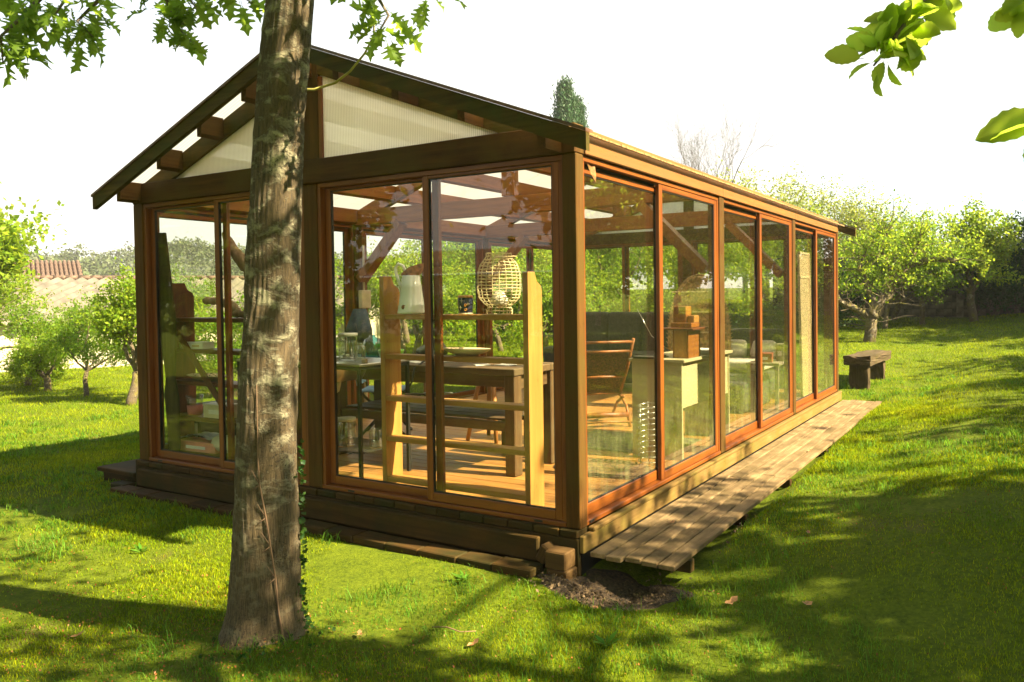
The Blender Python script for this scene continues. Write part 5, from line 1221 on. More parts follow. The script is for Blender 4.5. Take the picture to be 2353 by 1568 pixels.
jar('widest glass jar below the sink, behind the black stand leg', -2.32, .36, .245, .08, .22, .88, lid=M_CREAM)
jar('squat clip-top jar at the right end of the wire shelf', -2.05, .42, .245, .062, .145, .85)
o = lathe_thing('green_bowl', 'bright green plastic bowl on the right end of the sink top', 'bowl', (-2.02, .56, .916), [('bowl', [(0, .002), (.06, .002), (.085, .02), (.1, .07), (.101, .08), (.096, .08), (.08, .025), (0, .01)], M_GREEN, 24)])
o = block('scouring_sponge', -2.0, -1.96, .22, .25, .916, .95, M_CARD, None, c=.004); tag(o, 'small tan block beside the glass bottle on the sink corner', 'sponge')
o = block('soap_tray', -2.6, -2.42, .24, .34, .916, .95, M_STEEL, None, c=.006); tag(o, 'shallow steel tray left of the large jar on the sink top', 'tray')
def basket(label, x, y, z, r, h):
    t = thing('straw_basket', label, 'basket', (x, y, z))
    mb = MB()
    for k in range(int(h / .017)): rr_ = r * (.8 + .2 * k * .017 / h); mb.tube([(rr_ * math.cos(a), rr_ * math.sin(a), .009 + k * .017) for a in np.linspace(0, 2 * math.pi, 21)], .0095, 5, cap=False)
    link('coils', mb.mesh('coils', M_WICKER, fixn=False), None, t)
    link('base', MB().lathe([(0, .004), (r * .78, .004), (r * .78, .012), (0, .012)], n=16).mesh('base', M_WICKER, fixn=False), None, t)
    for s_ in (-1, 1): link('handle', MB().tube([(s_ * r, -.04, h), (s_ * (r + .02), -.02, h + .05), (s_ * (r + .02), .02, h + .05), (s_ * r, .04, h)], .006, 5).mesh('handle', M_WICKER, fixn=False), None, t)
basket('coiled straw basket on the wire shelf left of the jars', -2.72, .5, .245, .085, .23)
basket('wider coiled straw basket seen between the oak trunk and the middle post', -3.15, .52, .245, .12, .25)

# electric box and conduit on the far side post
EB = thing('electrical_box', 'cream electrical box with vertical conduit on the far post', 'electric box', (-4.34, 2.56, 1.4))
link('box', MB().box(-.01, .05, -.06, .09, -.11, .10, .008).mesh('box', M_CREAM, fixn=False), None, EB)
link('conduit', MB().tube([(.015, .01, -1.37), (.015, .01, -.11)], .02, 8).tube([(.015, .01, .10), (.015, .01, .62)], .012, 8).mesh('conduit', M_CREAM, fixn=False), None, EB)
# garden chairs with blue seat, jacket over one
def g_chair(label, x, y, rz, seatm):
    t = thing('folding_chair', label, 'chair', (x, y, FZ), None, rz)
    for s_ in (-1, 1):
        link('leg', MB().tube([(-.22, s_ * .22, 0), (.22, s_ * .22, .46)], .014, 6).mesh('leg', M_DARKM, fixn=False), None, t)
        link('leg', MB().tube([(.25, s_ * .2, 0), (-.2, s_ * .2, .46), (-.28, s_ * .2, .95)], .014, 6).mesh('leg', M_DARKM, fixn=False), None, t)
        link('armrest', MB().box(-.22, .22, s_ * .24 - .02, s_ * .24 + .02, .64, .665, .006).mesh('armrest', M_BLUE, fixn=False), None, t)
    link('seat', MB().box(-.2, .22, -.2, .2, .45, .475, .01).mesh('seat', seatm, fixn=False), None, t)
    link('backrest', MB().beam((-.22, 0, .52), (-.29, 0, .95), .40, .02, up=(1, 0, 0)).mesh('backrest', seatm), None, t)
    return t
g_chair('blue-seated folding chair beyond the sink, dark metal legs', -3.35, 1.85, .6, M_BLUE)
g_chair('dark-backed folding chair glimpsed between the oak trunk and the middle post', -3.95, 1.15, .2, M_NAVY)
mb = MB(); mb.smooth = True
g_ = [(0, 0), (.12, 0), (.2, -.2), (.22, -.42), (.1, -.45), (-.04, -.46), (-.08, -.2)]
vs = [(u, 0.03 * math.sin(u * 20), z) for u, z in g_] + [(u * .9, .07, z * .97) for u, z in g_]; k = len(g_)
mb.add(vs, [tuple(range(k)), tuple(range(k, 2 * k))[::-1]] + [(i_, (i_ + 1) % k, k + (i_ + 1) % k, k + i_) for i_ in range(k)])
tag(link('jacket', mb.mesh('jacket', M_NAVY), None, None, (-3.52, 1.62, 1.3)), 'slate blue jacket hung over the chair back beside the middle post', 'jacket')
o = lathe_thing('water_jug', 'turquoise plastic water jug seen left of the pine shelf', 'jug', (-2.95, 1.3, .852), [('body', [(0, .003), (.085, .003), (.09, .02), (.09, .12), (.07, .17), (.03, .19), (.028, .21), (0, .21)], G_BLUE, 20)])

# left shelf things
def driftwood(label, pts, rad, seed):
    P = [Vector(p) for p in pts]; o_ = P[0].copy(); r = random.Random(seed); out = []; rr2 = []
    for i_ in range(len(P) - 1):
        for k in range(4): out.append(P[i_].lerp(P[i_ + 1], k / 4) - o_ + Vector((r.gauss(0, .006), r.gauss(0, .006), r.gauss(0, .006)))); rr2.append((rad[i_] + (rad[i_ + 1] - rad[i_]) * k / 4) * r.uniform(.85, 1.15))
    out.append(P[-1] - o_); rr2.append(rad[-1])
    o = link('driftwood', MB().tube(out, rr2, 9).mesh('driftwood', W_DRIFT('z'), fixn=False), None, None, o_); return tag(o, label, 'driftwood')
driftwood('large forked driftwood limb standing on the top dark shelf beside the oak trunk', [(-3.22, .3, 1.27), (-3.18, .3, 1.42), (-3.22, .29, 1.55), (-3.36, .27, 1.7), (-3.55, .26, 1.88), (-3.62, .26, 1.98)], [.035, .045, .06, .055, .04, .02], 2)
driftwood('small bent driftwood piece lying on the top dark shelf', [(-3.5, .3, 1.27), (-3.56, .3, 1.33), (-3.66, .3, 1.38), (-3.82, .29, 1.40), (-3.93, .28, 1.39)], [.03, .04, .035, .03, .03], 3)
driftwood('stubby driftwood chunk in the middle of the top dark shelf', [(-3.52, .27, 1.285), (-3.36, .3, 1.285)], [.03, .035], 4)
driftwood('short brown root on the second dark shelf beside the oak trunk', [(-3.45, .3, 1.01), (-3.3, .32, 1.02), (-3.15, .3, 1.01)], [.02, .035, .02], 5)
def carton(name, label, x0, x1, y0, y1, z0, z1, mat, rz=0):
    t = thing(name, label, 'box', ((x0 + x1) / 2, (y0 + y1) / 2, z0), None, rz); w_, d_, h_ = (x1 - x0) / 2, (y1 - y0) / 2, z1 - z0
    link('carton', MB().box(-w_, w_, -d_, d_, 0, h_ * .8, .003).mesh('carton', mat, fixn=False), None, t); link('lid', MB().box(-w_ - .003, w_ + .003, -d_ - .003, d_ + .003, h_ * .8 + .001, h_, .003).mesh('lid', mat, fixn=False), None, t)
    link('label', MB().box(-w_ * .5, w_ * .5, -d_ - .002, -d_ + .0005, h_ * .3, h_ * .6).mesh('label', M_PAPER if mat != M_PAPER else M_CARD, fixn=False), None, t); return t
carton('small_box', 'small white box on the second dark shelf', -4.02, -3.85, .18, .30, .981, 1.04, M_PAPER, .1)
carton('small_box', 'second small white box left of it, behind the diagonal brace', -4.2, -4.06, .2, .3, .981, 1.035, M_CREAM, -.1)
carton('soap_box', 'cream printed box on the fourth dark shelf', -3.86, -3.56, .19, .33, .391, .51, M_CREAM, 0)
carton('pink_box', 'long pink and white box on the lowest dark shelf', -4.22, -3.72, .18, .34, .081, .17, simple('pink_card', (.65, .25, .2), .7), .05)
mb = MB(); mb.smooth = True; rg = np.random.default_rng(2); vs = []; fs = []
for j in range(9):
    for i_ in range(13): vs.append((-.22 + .44 * i_ / 12, -.08 + .16 * j / 8, .02 + .045 * math.exp(-((i_ - 7) / 3.5) ** 2) + rg.uniform(-.01, .012)))
for j in range(8):
    for i_ in range(12): q = j * 13 + i_; fs.append((q, q + 1, q + 14, q + 13))
mb.add(vs, fs); o = link('crumpled_bag', mb.mesh('crumpled_bag', simple('grey_plastic', (.25, .25, .22), .35), fixn=False), None, None, (-3.98, .26, .172)); tag(o, 'crumpled grey plastic bag on top of the pink box', 'plastic bag')
lathe_thing('plastic_cup', 'pink and clear tub on the fourth dark shelf, left of the cream box', 'tub', (-4.08, .26, .391), [('lower', [(0, .002), (.06, .002), (.065, .085), (.0, .085)], M_PINK, 20), ('upper', [(.055, .087), (.07, .17), (.073, .172), (.06, .09)], G_JAR, 20)])
PL = thing('oval_platter', 'large dark oval platter with wire tangle on the third dark shelf', 'platter', (-3.93, .29, .702))
link('plate', MB().lathe([(0, 0), (.12, 0), (.22, .035), (.235, .04), (.22, .045), (.12, .012), (0, .01)], n=28, sx=1.1, sy=.5).mesh('plate', M_CARD, fixn=False), None, PL)
rg = np.random.default_rng(4)
link('wires', MB().tube([(.16 * math.cos(t_ * 1.7) * (.6 + .4 * math.sin(t_)), .06 * math.sin(t_ * 1.3), .04 + .02 * math.sin(t_ * 2.1)) for t_ in np.linspace(0, 14, 60)], .0025, 4).mesh('wires', M_BLACK, fixn=False), None, PL)
o = link('cable_coil', MB().tube([((.09 + .012 * math.sin(t_ * 3)) * math.cos(t_), .05 * math.sin(t_ * 1.02), .03 + .05 * abs(math.sin(t_ * .5)) + .002 * t_) for t_ in np.linspace(0, 20, 90)], .004, 5).mesh('cable_coil', M_BLACK, fixn=False), None, None, (-3.33, .28, .705)); tag(o, 'loose black cable coil on the third dark shelf by the oak trunk', 'cable')
PB = thing('plastic_pail', 'pale plastic pail lying on its side on the lowest dark shelf', 'pail', (-3.6, .26, .165))
link('pail', MB().tube([(-.17, 0, 0), (-.16, 0, 0), (.10, 0, 0), (.11, 0, 0)], [.065, .07, .083, .083], 20).mesh('pail', M_CLOTH, fixn=False), None, PB)
link('rim', MB().tube([(.112, 0, 0), (.122, 0, 0)], [.088, .088], 20).mesh('rim', M_CREAM, fixn=False), None, PB)
# tall slab leaning in the corner, dark chest behind it
mb = MB(); prof_ = [(.0, .04), (.12, .075), (.3, .085), (.55, .10), (.7, .06), (.82, .075), (1.0, .11), (1.25, .125), (1.5, .10), (1.8, .07), (1.98, .05)]
mb.smooth = True; vs = []; fs = []; n_ = 12
for z, w_ in prof_:
    for j in range(n_): th = 2 * math.pi * j / n_; vs.append((w_ * math.cos(th) - .12 * z / 2 + .04, .028 * math.sin(th) - .0 * z, z))
for k in range(len(prof_) - 1):
    for j in range(n_): fs.append((k * n_ + j, k * n_ + (j + 1) % n_, (k + 1) * n_ + (j + 1) % n_, (k + 1) * n_ + j))
fs.append(tuple(range(n_))[::-1]); fs.append(tuple((len(prof_) - 1) * n_ + j for j in range(n_)))
mb.add(vs, fs); tag(link('driftwood_slab', mb.mesh('driftwood_slab', wood('olive_slab', (.03, .024, .007), (.08, .06, .018), .8)('z'), fixn=False), None, None, (-4.2, .12, FZ)), 'tall waisted slab of driftwood leaning in the left front corner', 'driftwood')
for ch in bpy.data.objects['driftwood_slab'].children: pass
carton('storage_chest', 'low dark chest in the left front corner behind the driftwood slab', -4.37, -4.34 + .12, .4, .8, FZ, .45, simple('dark_chest', (.03, .035, .02), .6))

# ---- far half: desk, chairs, sofas, screen
DS = thing('white_desk', 'white laminate desk seen end-on through the first side door', 'desk', (-.38, 2.6, FZ)); DO = Vector(DS.location)
for nm, a in (('end_panel', (-.62, -.16, 2.0, 2.022, FZ, .835)), ('end_panel', (-.62, -.16, 3.18, 3.2, FZ, .835)), ('desktop', (-.64, -.13, 1.98, 3.22, .836, .862)), ('back_rail', (-.19, -.17, 2.024, 3.178, .45, .80)), ('drawer_box', (-.60, -.21, 2.75, 3.17, .55, .83))):
    rel(block(nm, *a, M_DESK, DS, c=.003), DS)
OR_ = thing('desk_cabinet', 'small stepped wooden cabinet with slab lid on the white desk', 'cabinet', (-.26, 2.3, .862))
for nm, a, mt in (('side', (-.30, -.285, 2.14, 2.42, .863, 1.10), W_INNER), ('side', (-.17, -.155, 2.14, 2.42, .863, 1.10), W_INNER), ('front', (-.284, -.171, 2.14, 2.155, .863, 1.10), W_PINE), ('back', (-.284, -.171, 2.40, 2.42, .863, 1.10), W_PINE), ('slab_lid', (-.40, -.10, 2.10, 2.46, 1.101, 1.118), W_RED), ('upper_step', (-.34, -.15, 2.2, 2.42, 1.119, 1.16), W_INNER), ('upper_box', (-.34, -.22, 2.25, 2.40, 1.161, 1.30), W_INNER), ('small_block', (-.21, -.15, 2.26, 2.38, 1.161, 1.22), W_PINE)):
    rel(block(nm, *a, mt, OR_, c=.003), OR_)
mb = MB(); mb.tube([(-.5, 2.15, 1.05), (-.62, 2.12, 1.28)], [.004, .002], 5); mb.tube([(-.5, 2.15, 1.05), (-.36, 2.2, .92)], [.004, .005], 5)
AN = tag(mb.build('radio_antenna', M_STEEL), 'thin steel rod jutting up over the white desk', 'antenna')  # rod of a radio antenna
for k, (x, y, lb) in enumerate([(-.5, 2.1, 'dark magazine lying at the near end of the white desk'), (-.25, 2.75, 'stack of white papers on the white desk behind the wooden cabinet')]):
    t = thing('paper_pile', lb, 'papers', (x, y, .863)); rn = random.Random(k)
    for q in range(3 if k == 0 else 9):
        o = block('sheet', -.1, .1, -.14, .14, 0, .003 if k else .006, M_PAPER if k else M_CHAR, t, c=0); o.location = (rn.uniform(-.02, .02), rn.uniform(-.02, .02), .002 + q * (.0042 if k else .007)); o.rotation_euler = (0, rn.uniform(-.02, .08) if k and q > 5 else 0, rn.uniform(-.3, .3))
# springy wire rack
mb = MB(); N_ = 11
for k in range(N_):
    z = .03 + k * .045; mb.tube([(.09 * math.cos(a), .09 * math.sin(a), z + .006 * math.sin(a)) for a in np.linspace(0, 2 * math.pi, 21)], .0045, 5, cap=False)
for a in (0, 2.1, 4.2): mb.tube([(.09 * math.cos(a), .09 * math.sin(a), 0), (.09 * math.cos(a), .09 * math.sin(a), .5)], .004, 5)
tag(link('wire_rack', mb.mesh('wire_rack', M_STEEL, fixn=False), None, None, (-.36, 1.78, FZ)), 'chrome wire spiral rack on the floor before the white desk', 'rack')
o = link('round_rug', MB().lathe([(0, .004), (.36, .004), (.38, .008), (.38, 0)][::-1], n=36, sx=1.1, sy=.8).mesh('round_rug', M_RUG, fixn=False), None, None, (-.62, 1.45, FZ)); tag(o, 'small dark woven rug on the floorboards by the first side door', 'rug')
o = MB().box(-1.5, -.35, 2.1, 2.95, FZ + .001, FZ + .009, .002).build('floor_mat', simple('olive_mat', (.16, .15, .07), .95, noise=.35, scale=14)); tag(o, 'olive mat spread on the floor under the desk and rattan chair', 'mat')
# rattan folding chair
RC = thing('rattan_chair', 'orange rattan lounge chair with dark woven back seen from behind', 'chair', (-1.68, 3.35, FZ), None, .75)
def rt(nm, pts, r=.016, mat=M_RATTAN): link(nm, MB().tube(pts, r, 8).mesh(nm, mat, fixn=False), None, RC)
for s_ in (-1, 1):
    x = s_ * .27
    rt('leg', [(x, -.28, 0), (x, -.16, .2), (x * .9, .06, .34), (x * .9, .45, .42)]); rt('leg', [(x, .45, 0), (x, .2, .2), (x * .95, -.1, .30)])
    rt('backrest_frame', [(x * .9, .02, .30), (x, -.2, .62), (x * 1.08, -.36, .93)], .019)
    rt('armrest', [(x * 1.02, -.15, .58), (x * 1.25, .1, .60), (x * 1.2, .4, .56), (x, .42, .42)], .015)
for z, y, w_ in ((.90, -.35, .29), (.80, -.30, .28), (.52, -.13, .26), (.33, .0, .25)): rt('cross_rail', [(-w_, y, z), (0, y - .02, z + .0), (w_, y, z)], .015)
rt('stretcher', [(-.27, -.22, .12), (0, -.24, .13), (.27, -.22, .12)], .028)
rt('stretcher', [(-.27, -.26, .05), (0, -.24, .06), (.27, -.26, .05)], .012)
mb = MB(); mb.smooth = True
prs = [(-.30, .80), (-.22, .66), (-.14, .52), (-.06, .40), (.05, .33), (.2, .34), (.42, .41)]
vs = [(sx_ * .25, y, z) for y, z in prs for sx_ in (-1, -.5, 0, .5, 1)]; vs2 = [(a, b_ + .012, c_ + .012) for a, b_, c_ in vs]
fs = [(r_ * 5 + c_, r_ * 5 + c_ + 1, r_ * 5 + c_ + 6, r_ * 5 + c_ + 5) for r_ in range(6) for c_ in range(4)]
mb.add(vs, fs); mb.add(vs2, fs); link('woven_seat', mb.mesh('woven_seat', M_WEAVE, fixn=False), None, RC)
# sofas
def cushion(nm, par, x0, x1, y0, y1, z0, z1, mat, r=.05):
    bm = bmesh.new(); bmesh.ops.create_cube(bm, size=1); 
    for v in bm.verts: v.co = Vector(((x0 + x1) / 2 + v.co.x * (x1 - x0), (y0 + y1) / 2 + v.co.y * (y1 - y0), (z0 + z1) / 2 + v.co.z * (z1 - z0)))
    bmesh.ops.bevel(bm, geom=bm.edges[:] + bm.verts[:], offset=r, segments=3, profile=.6, affect='EDGES')
    for f in bm.faces: f.smooth = True
    me = bpy.data.meshes.new(nm); bm.to_mesh(me); bm.free(); return link(nm, me, mat, par)
SF = thing('sofa', 'dark charcoal sofa with tall back cushions seen over the rattan chair', 'sofa', (-3.0, 6.4, FZ))
cushion('base', SF, -1.0, 1.0, -.45, .5, .12, .40, M_CHAR)
for s_ in (-.92, .92): cushion('armrest', SF, s_ - .12, s_ + .12, -.45, .5, .1, .62, M_CHAR)
for k in range(3): cushion('seat_cushion', SF, -.8 + k * .535, -.8 + k * .535 + .53, -.42, .25, .41, .55, M_CHAR); cushion('back_cushion', SF, -.85 + k * .57, -.85 + k * .57 + .565, .2, .42, .5, 1.13, M_CHAR, .08)
S2 = thing('armchair', 'pair of grey buttoned seat backs with bedding behind the second side door', 'sofa', (-.95, 6.55, FZ))
cushion('base', S2, -.42, .42, -.7, .35, .1, .38, M_CHAR)
for k in range(2): cushion('back_cushion', S2, -.44 + k * .44, -.44 + k * .44 + .43, .15, .36, .36, .89, M_CHAR, .07)
o = cushion('bedding', None, -.42, .42, -.3, .28, 0, .12, M_CLOTH, .04); o.location = (-.98, 5.95, .42); tag(o, 'rumpled pale bedding heaped before the grey seat backs', 'bedding')
for k, (x, y, z) in enumerate([(-1.15, 6.3, .53), (-.75, 6.25, .53)]):
    o = cushion('pillow', None, -.17, .17, -.08, .08, 0, .26, M_CLOTH, .07); o.location = (x, y, z); o.rotation_euler = (-.5, 0, .2 - k * .4); tag(o, ('left' if k == 0 else 'right') + ' of two pale pillows propped before the grey seat backs', 'pillow', 'pillows on the far seat')
o = cushion('day_bed', None, -.5, .5, -.55, .55, 0, .36, M_CHAR, .05); o.location = (-.98, 5.2, FZ); tag(o, 'low dark day bed under the rumpled bedding', 'bed')
# side table with boxes
LT_ = thing('low_table', 'low grey table with papers and boxes between the seat and the cane screen', 'table', (-.42, 5.45, FZ))
link('tabletop', MB().box(-.2, .2, -.3, .3, .52, .55, .004).mesh('tabletop', M_STONE, fixn=False), None, LT_)
for a in (-.17, .17):
    for b_ in (-.26, .26): link('leg', MB().box(a - .02, a + .02, b_ - .02, b_ + .02, 0, .52).mesh('leg', M_STONE, fixn=False), None, LT_)
carton('red_box', 'red-brown box on the low grey table', -.55, -.35, 5.25, 5.45, .571, .68, simple('red_card', (.3, .08, .03), .6), .2)
carton('file_box', 'grey file box on the low grey table beside the cane screen', -.36, -.26, 5.5, 5.68, .571, .78, M_STONE, .1)
# peacock chair
PC = thing('peacock_chair', 'wicker peacock chair with high rounded woven back', 'chair', (-1.5, 5.9, FZ), None, .35)
mb = MB(); mb.smooth = True; vs = []; fs = []
def arc(t_): a = math.pi * t_; return (-.40 * math.cos(a), .62 + 1.0 * math.sin(a) ** .8 if 0 < t_ < 1 else .62)
NR, NC = 10, 24
for r_ in range(NR + 1):
    for c_ in range(NC + 1):
        x, z = arc(c_ / NC); f = r_ / NR; X_ = x * (.35 + .65 * f) ; Z_ = .45 + (z - .45) * f; vs.append((X_, .22 * (abs(X_) / .4) ** 2 * -1 + .25, Z_))
for r_ in range(NR):
    for c_ in range(NC): q = r_ * (NC + 1) + c_; fs.append((q, q + 1, q + NC + 2, q + NC + 1))
mb.add(vs, fs); link('woven_back', mb.mesh('woven_back', M_WICKER, fixn=False), None, PC)
mb = MB()
for off, r in ((0, .022), (.035, .012)):
    mb.tube([((arc(c_ / NC)[0]) * (1 + off), .25 - .22 * (abs(arc(c_ / NC)[0]) / .4) ** 2 - .01, arc(c_ / NC)[1] + off) for c_ in range(NC + 1)], r, 7)
for c_ in range(0, 71):
    x, z = arc(c_ / 70); mb.tube([(x, .25 - .22 * (abs(x) / .4) ** 2, z), (x * 1.11, .25 - .22 * (abs(x) / .4) ** 2, z + .045)], .006, 4)
link('rim', mb.mesh('rim', M_WICKER, fixn=False), None, PC)
for z in (1.42, 1.14, .86): link('cross_band', MB().tube([(x, .235 - .22 * (abs(x) / .4) ** 2, z) for x in np.linspace(-.36, .36, 9)], .012, 6).mesh('cross_band', M_CANE, fixn=False), None, PC)
link('seat', MB().lathe([(0, .42), (.30, .42), (.31, .45), (.30, .48), (0, .48)], n=20).mesh('seat', M_WICKER, fixn=False), None, PC)
link('pedestal', MB().lathe([(.28, 0), (.14, .2), (.28, .42)], n=20).mesh('pedestal', M_WICKER, fixn=False), None, PC)
# cane screen
SCN = thing('cane_screen', 'tall pale cane lattice screen standing at the last side door', 'screen', (-.22, 6.55, FZ))
mb = MB()
H_ = 1.93; W_ = .62
for k in range(17): y = -W_ / 2 + W_ * k / 16; mb.box(-.0035, .0035, y - .013, y + .013, .03, H_ - .03)
for k in range(46): z = .05 + k * .0405; mb.box(-.0085, -.004, -W_ / 2, W_ / 2, z, z + .026); 
link('lattice', mb.mesh('lattice', M_CANE, fixn=False), None, SCN)['kind'] = 'stuff'
for a in ((-.012, .012, -W_ / 2 - .02, -W_ / 2 + .005, 0, H_), (-.012, .012, W_ / 2 - .005, W_ / 2 + .02, 0, H_), (-.012, .012, -W_ / 2 + .006, W_ / 2 - .006, H_ - .03, H_), (-.012, .012, -W_ / 2 + .006, W_ / 2 - .006, 1.58, 1.61), (-.012, .012, -W_ / 2 + .006, W_ / 2 - .006, .0, .03)):
    link('frame_bar', MB().box(*a, .002).mesh('frame_bar', M_CANE, fixn=False), None, SCN)
SCN.rotation_euler = (0, -.02, .02)
# dead leaf curled in the frame corner
mb = MB(); mb.smooth = True
mb.add([(0, 0, 0), (.02, .02, -.02), (.025, .055, -.015), (.012, .09, -.05), (.03, .06, -.07), (.01, .03, -.06), (.02, .075, -.11)], [(0, 1, 5), (1, 2, 4, 5), (2, 3, 4), (5, 4, 6)])
tag(link('dead_leaf', mb.mesh('dead_leaf', M_DEADLEAF, fixn=False), None, None, (.012, .11, 2.20)), 'curled dry leaf caught in the top corner of the first side door', 'leaf')

# ------------------------------------------------------------------ bench on the lawn
LB = thing('log_bench', 'rough thick-slabbed wooden bench on the lawn beyond the end of the walkway', 'bench', (.1, 9.15, gzf(.1, 9.15) - .01), None, -.06)
def rough_block(nm, a, par, seed, mat):
    bm = bmesh.new(); bmesh.ops.create_cube(bm, size=1)
    for v in bm.verts: v.co = Vector(((a[0] + a[1]) / 2 + v.co.x * (a[1] - a[0]), (a[2] + a[3]) / 2 + v.co.y * (a[3] - a[2]), (a[4] + a[5]) / 2 + v.co.z * (a[5] - a[4])))
    bmesh.ops.subdivide_edges(bm, edges=bm.edges[:], cuts=4, use_grid_fill=True); r = random.Random(seed)
    for v in bm.verts: v.co += Vector((r.gauss(0, .006), r.gauss(0, .008), r.gauss(0, .006)))
    me = bpy.data.meshes.new(nm); bm.to_mesh(me); bm.free(); return link(nm, me, mat, par)
rough_block('seat', (-.19, .21, -.66, .86, .36, .50), LB, 1, W_OLD('y'))
rough_block('leg', (-.13, .15, -.55, -.42, -.05, .36), LB, 2, W_OLD('z')); rough_block('leg', (-.13, .15, .55, .69, -.05, .36), LB, 3, W_OLD('z'))

# ------------------------------------------------------------------ grass, litter, small plants
def inside(x, y): return ((x > -4.56) & (x < .62) & (y > -.23) & (y < 7.56)) | ((x > -.3) & (x < .25) & (y > -.3) & (y < 0))
rg = np.random.default_rng(1)
def scatter(n_, dmin, dmax, dens_pow=1.0, az0=-68, az1=12):
    az = np.radians(rg.uniform(az0, az1, n_)); u = rg.uniform(0, 1, n_)
    if dens_pow == 0: d = dmin + (dmax - dmin) * u       # density ~ 1/d
    else: d = (dmin ** (2 - dens_pow) + u * (dmax ** (2 - dens_pow) - dmin ** (2 - dens_pow))) ** (1 / (2 - dens_pow))
    return CAM.x + np.sin(az) * d, CAM.y + np.cos(az) * d, d
def vnoise(x, y, s, seed=0):
    r = np.random.default_rng(seed); ph = r.uniform(0, 6.28, (6, 3)); out = 0
    for k in range(6):
        a = ph[k, 0]; f = s * (1 + .5 * k / 2); out = out + np.sin((x * np.cos(a) + y * np.sin(a)) * f + ph[k, 1] + 1.3 * np.sin((x * np.sin(a) - y * np.cos(a)) * f * .7 + ph[k, 2])) / (1 + .4 * k)
    return out / 2.6
def blades(x, y, h, w_, lean, name, mat, two=True):
    n_ = len(x); z = gz(x, y) - .004; a = rg.uniform(0, 2 * np.pi, n_); b_ = rg.uniform(0, 2 * np.pi, n_)
    dx, dy = np.cos(a) * w_ / 2, np.sin(a) * w_ / 2; lx, ly = np.cos(b_) * lean * h, np.sin(b_) * lean * h
    if two:
        V = np.stack([np.stack([x - dx, y - dy, z], 1), np.stack([x + dx, y + dy, z], 1), np.stack([x + dx * .8 + lx * .35, y + dy * .8 + ly * .35, z + h * .6], 1), np.stack([x - dx * .8 + lx * .35, y - dy * .8 + ly * .35, z + h * .6], 1), np.stack([x + lx, y + ly, z + h * (1 - .3 * lean)], 1)], 1).reshape(-1, 3)
        k = np.arange(n_)[:, None] * 5; F = np.concatenate([k, k + 1, k + 2, k, k + 2, k + 3, k + 3, k + 2, k + 4], 1).ravel()
    else:
        V = np.stack([np.stack([x - dx, y - dy, z], 1), np.stack([x + dx, y + dy, z], 1), np.stack([x + lx, y + ly, z + h], 1)], 1).reshape(-1, 3); F = np.arange(n_ * 3)
    return tag(link(name, np_mesh(name, V, F, 3, mat)), 'short mossy lawn grass covering the garden', 'grass', kind='stuff')
# short lawn: near and mid
x, y, d = scatter(470000, 2.0, 11, 1.15); k = ~inside(x, y); pn = vnoise(x, y, 2.2, 3); k &= rg.uniform(0, 1, len(x)) < .5 + .85 * (pn + .35 * vnoise(x, y, 6.5, 5)); x, y, d, pn = x[k], y[k], d[k], pn[k]
h = (.016 + .018 * rg.uniform(0, 1, len(x)) + .012 * np.clip(pn, 0, 1)) * np.clip(d / 6, .8, 1.3); blades(x, y, h, .0028 * np.clip(d / 3.6, 1, 3.2), rg.uniform(.1, .9, len(x)), 'lawn_grass', L_GRASS)
# tufts of longer grass
tx_, ty_, td = scatter(4200, 2.0, 14, 1.2); pn = vnoise(tx_, ty_, 1.2, 8); k = ~inside(tx_, ty_) & (pn > -.15); tx_, ty_, td = tx_[k], ty_[k], td[k]
rep = 26; x = np.repeat(tx_, rep) + rg.normal(size=len(tx_) * rep) * .055; y = np.repeat(ty_, rep) + rg.normal(size=len(tx_) * rep) * .055; d = np.repeat(td, rep); hh = np.repeat(.028 + .075 * rg.uniform(0, 1, len(tx_)) ** 2.5, rep)
k = ~inside(x, y); x, y, d, hh = x[k], y[k], d[k], hh[k]
o = blades(x, y, hh * rg.uniform(.5, 1.2, len(x)), .0036 * np.clip(d / 4, 1, 2.6), rg.uniform(.2, 1.0, len(x)), 'grass_tufts', L_GRASS2); o['label'] = 'longer tufts of grass standing out of the mossy lawn'
# mid and far lawn texture
x, y, d = scatter(240000, 9, 30, 1.0); k = ~inside(x, y); x, y, d = x[k], y[k], d[k]
o = blades(x, y, (.03 + .03 * rg.uniform(0, 1, len(x))), .006 * d / 9, rg.uniform(.2, .9, len(x)), 'distant_grass', L_GRASS, False); o['label'] = 'lawn grass of the far parts of the orchard'
# litter specks
x, y, d = scatter(17000, 2.2, 9, 1.3); pn = vnoise(x, y, 1.7, 12); k = ~inside(x, y) & (rg.uniform(0, 1, len(x)) < .35 + .6 * pn); x, y = x[k], y[k]
ex, ey = rg.normal(-.6, 1.0, 3600), rg.normal(-1.75, .4, 3600); k = (ey < -1.0); x = np.concatenate([x, ex[k]]); y = np.concatenate([y, ey[k]])
P = np.stack([x, y, gz(x, y) + rg.uniform(.008, .028, len(x))], 1); V, F = leaf_quads(P, unit_rand(rg, len(x)) * .5 + np.array([0, 0, 1]), unit_rand(rg, len(x)), rg.uniform(.006, .017, len(x)), .5)
tag(link('leaf_litter', np_mesh('leaf_litter', V, F, 3, L_LITTER)), 'tiny reddish bud scales and leaf bits scattered over the lawn', 'leaf litter', kind='stuff')
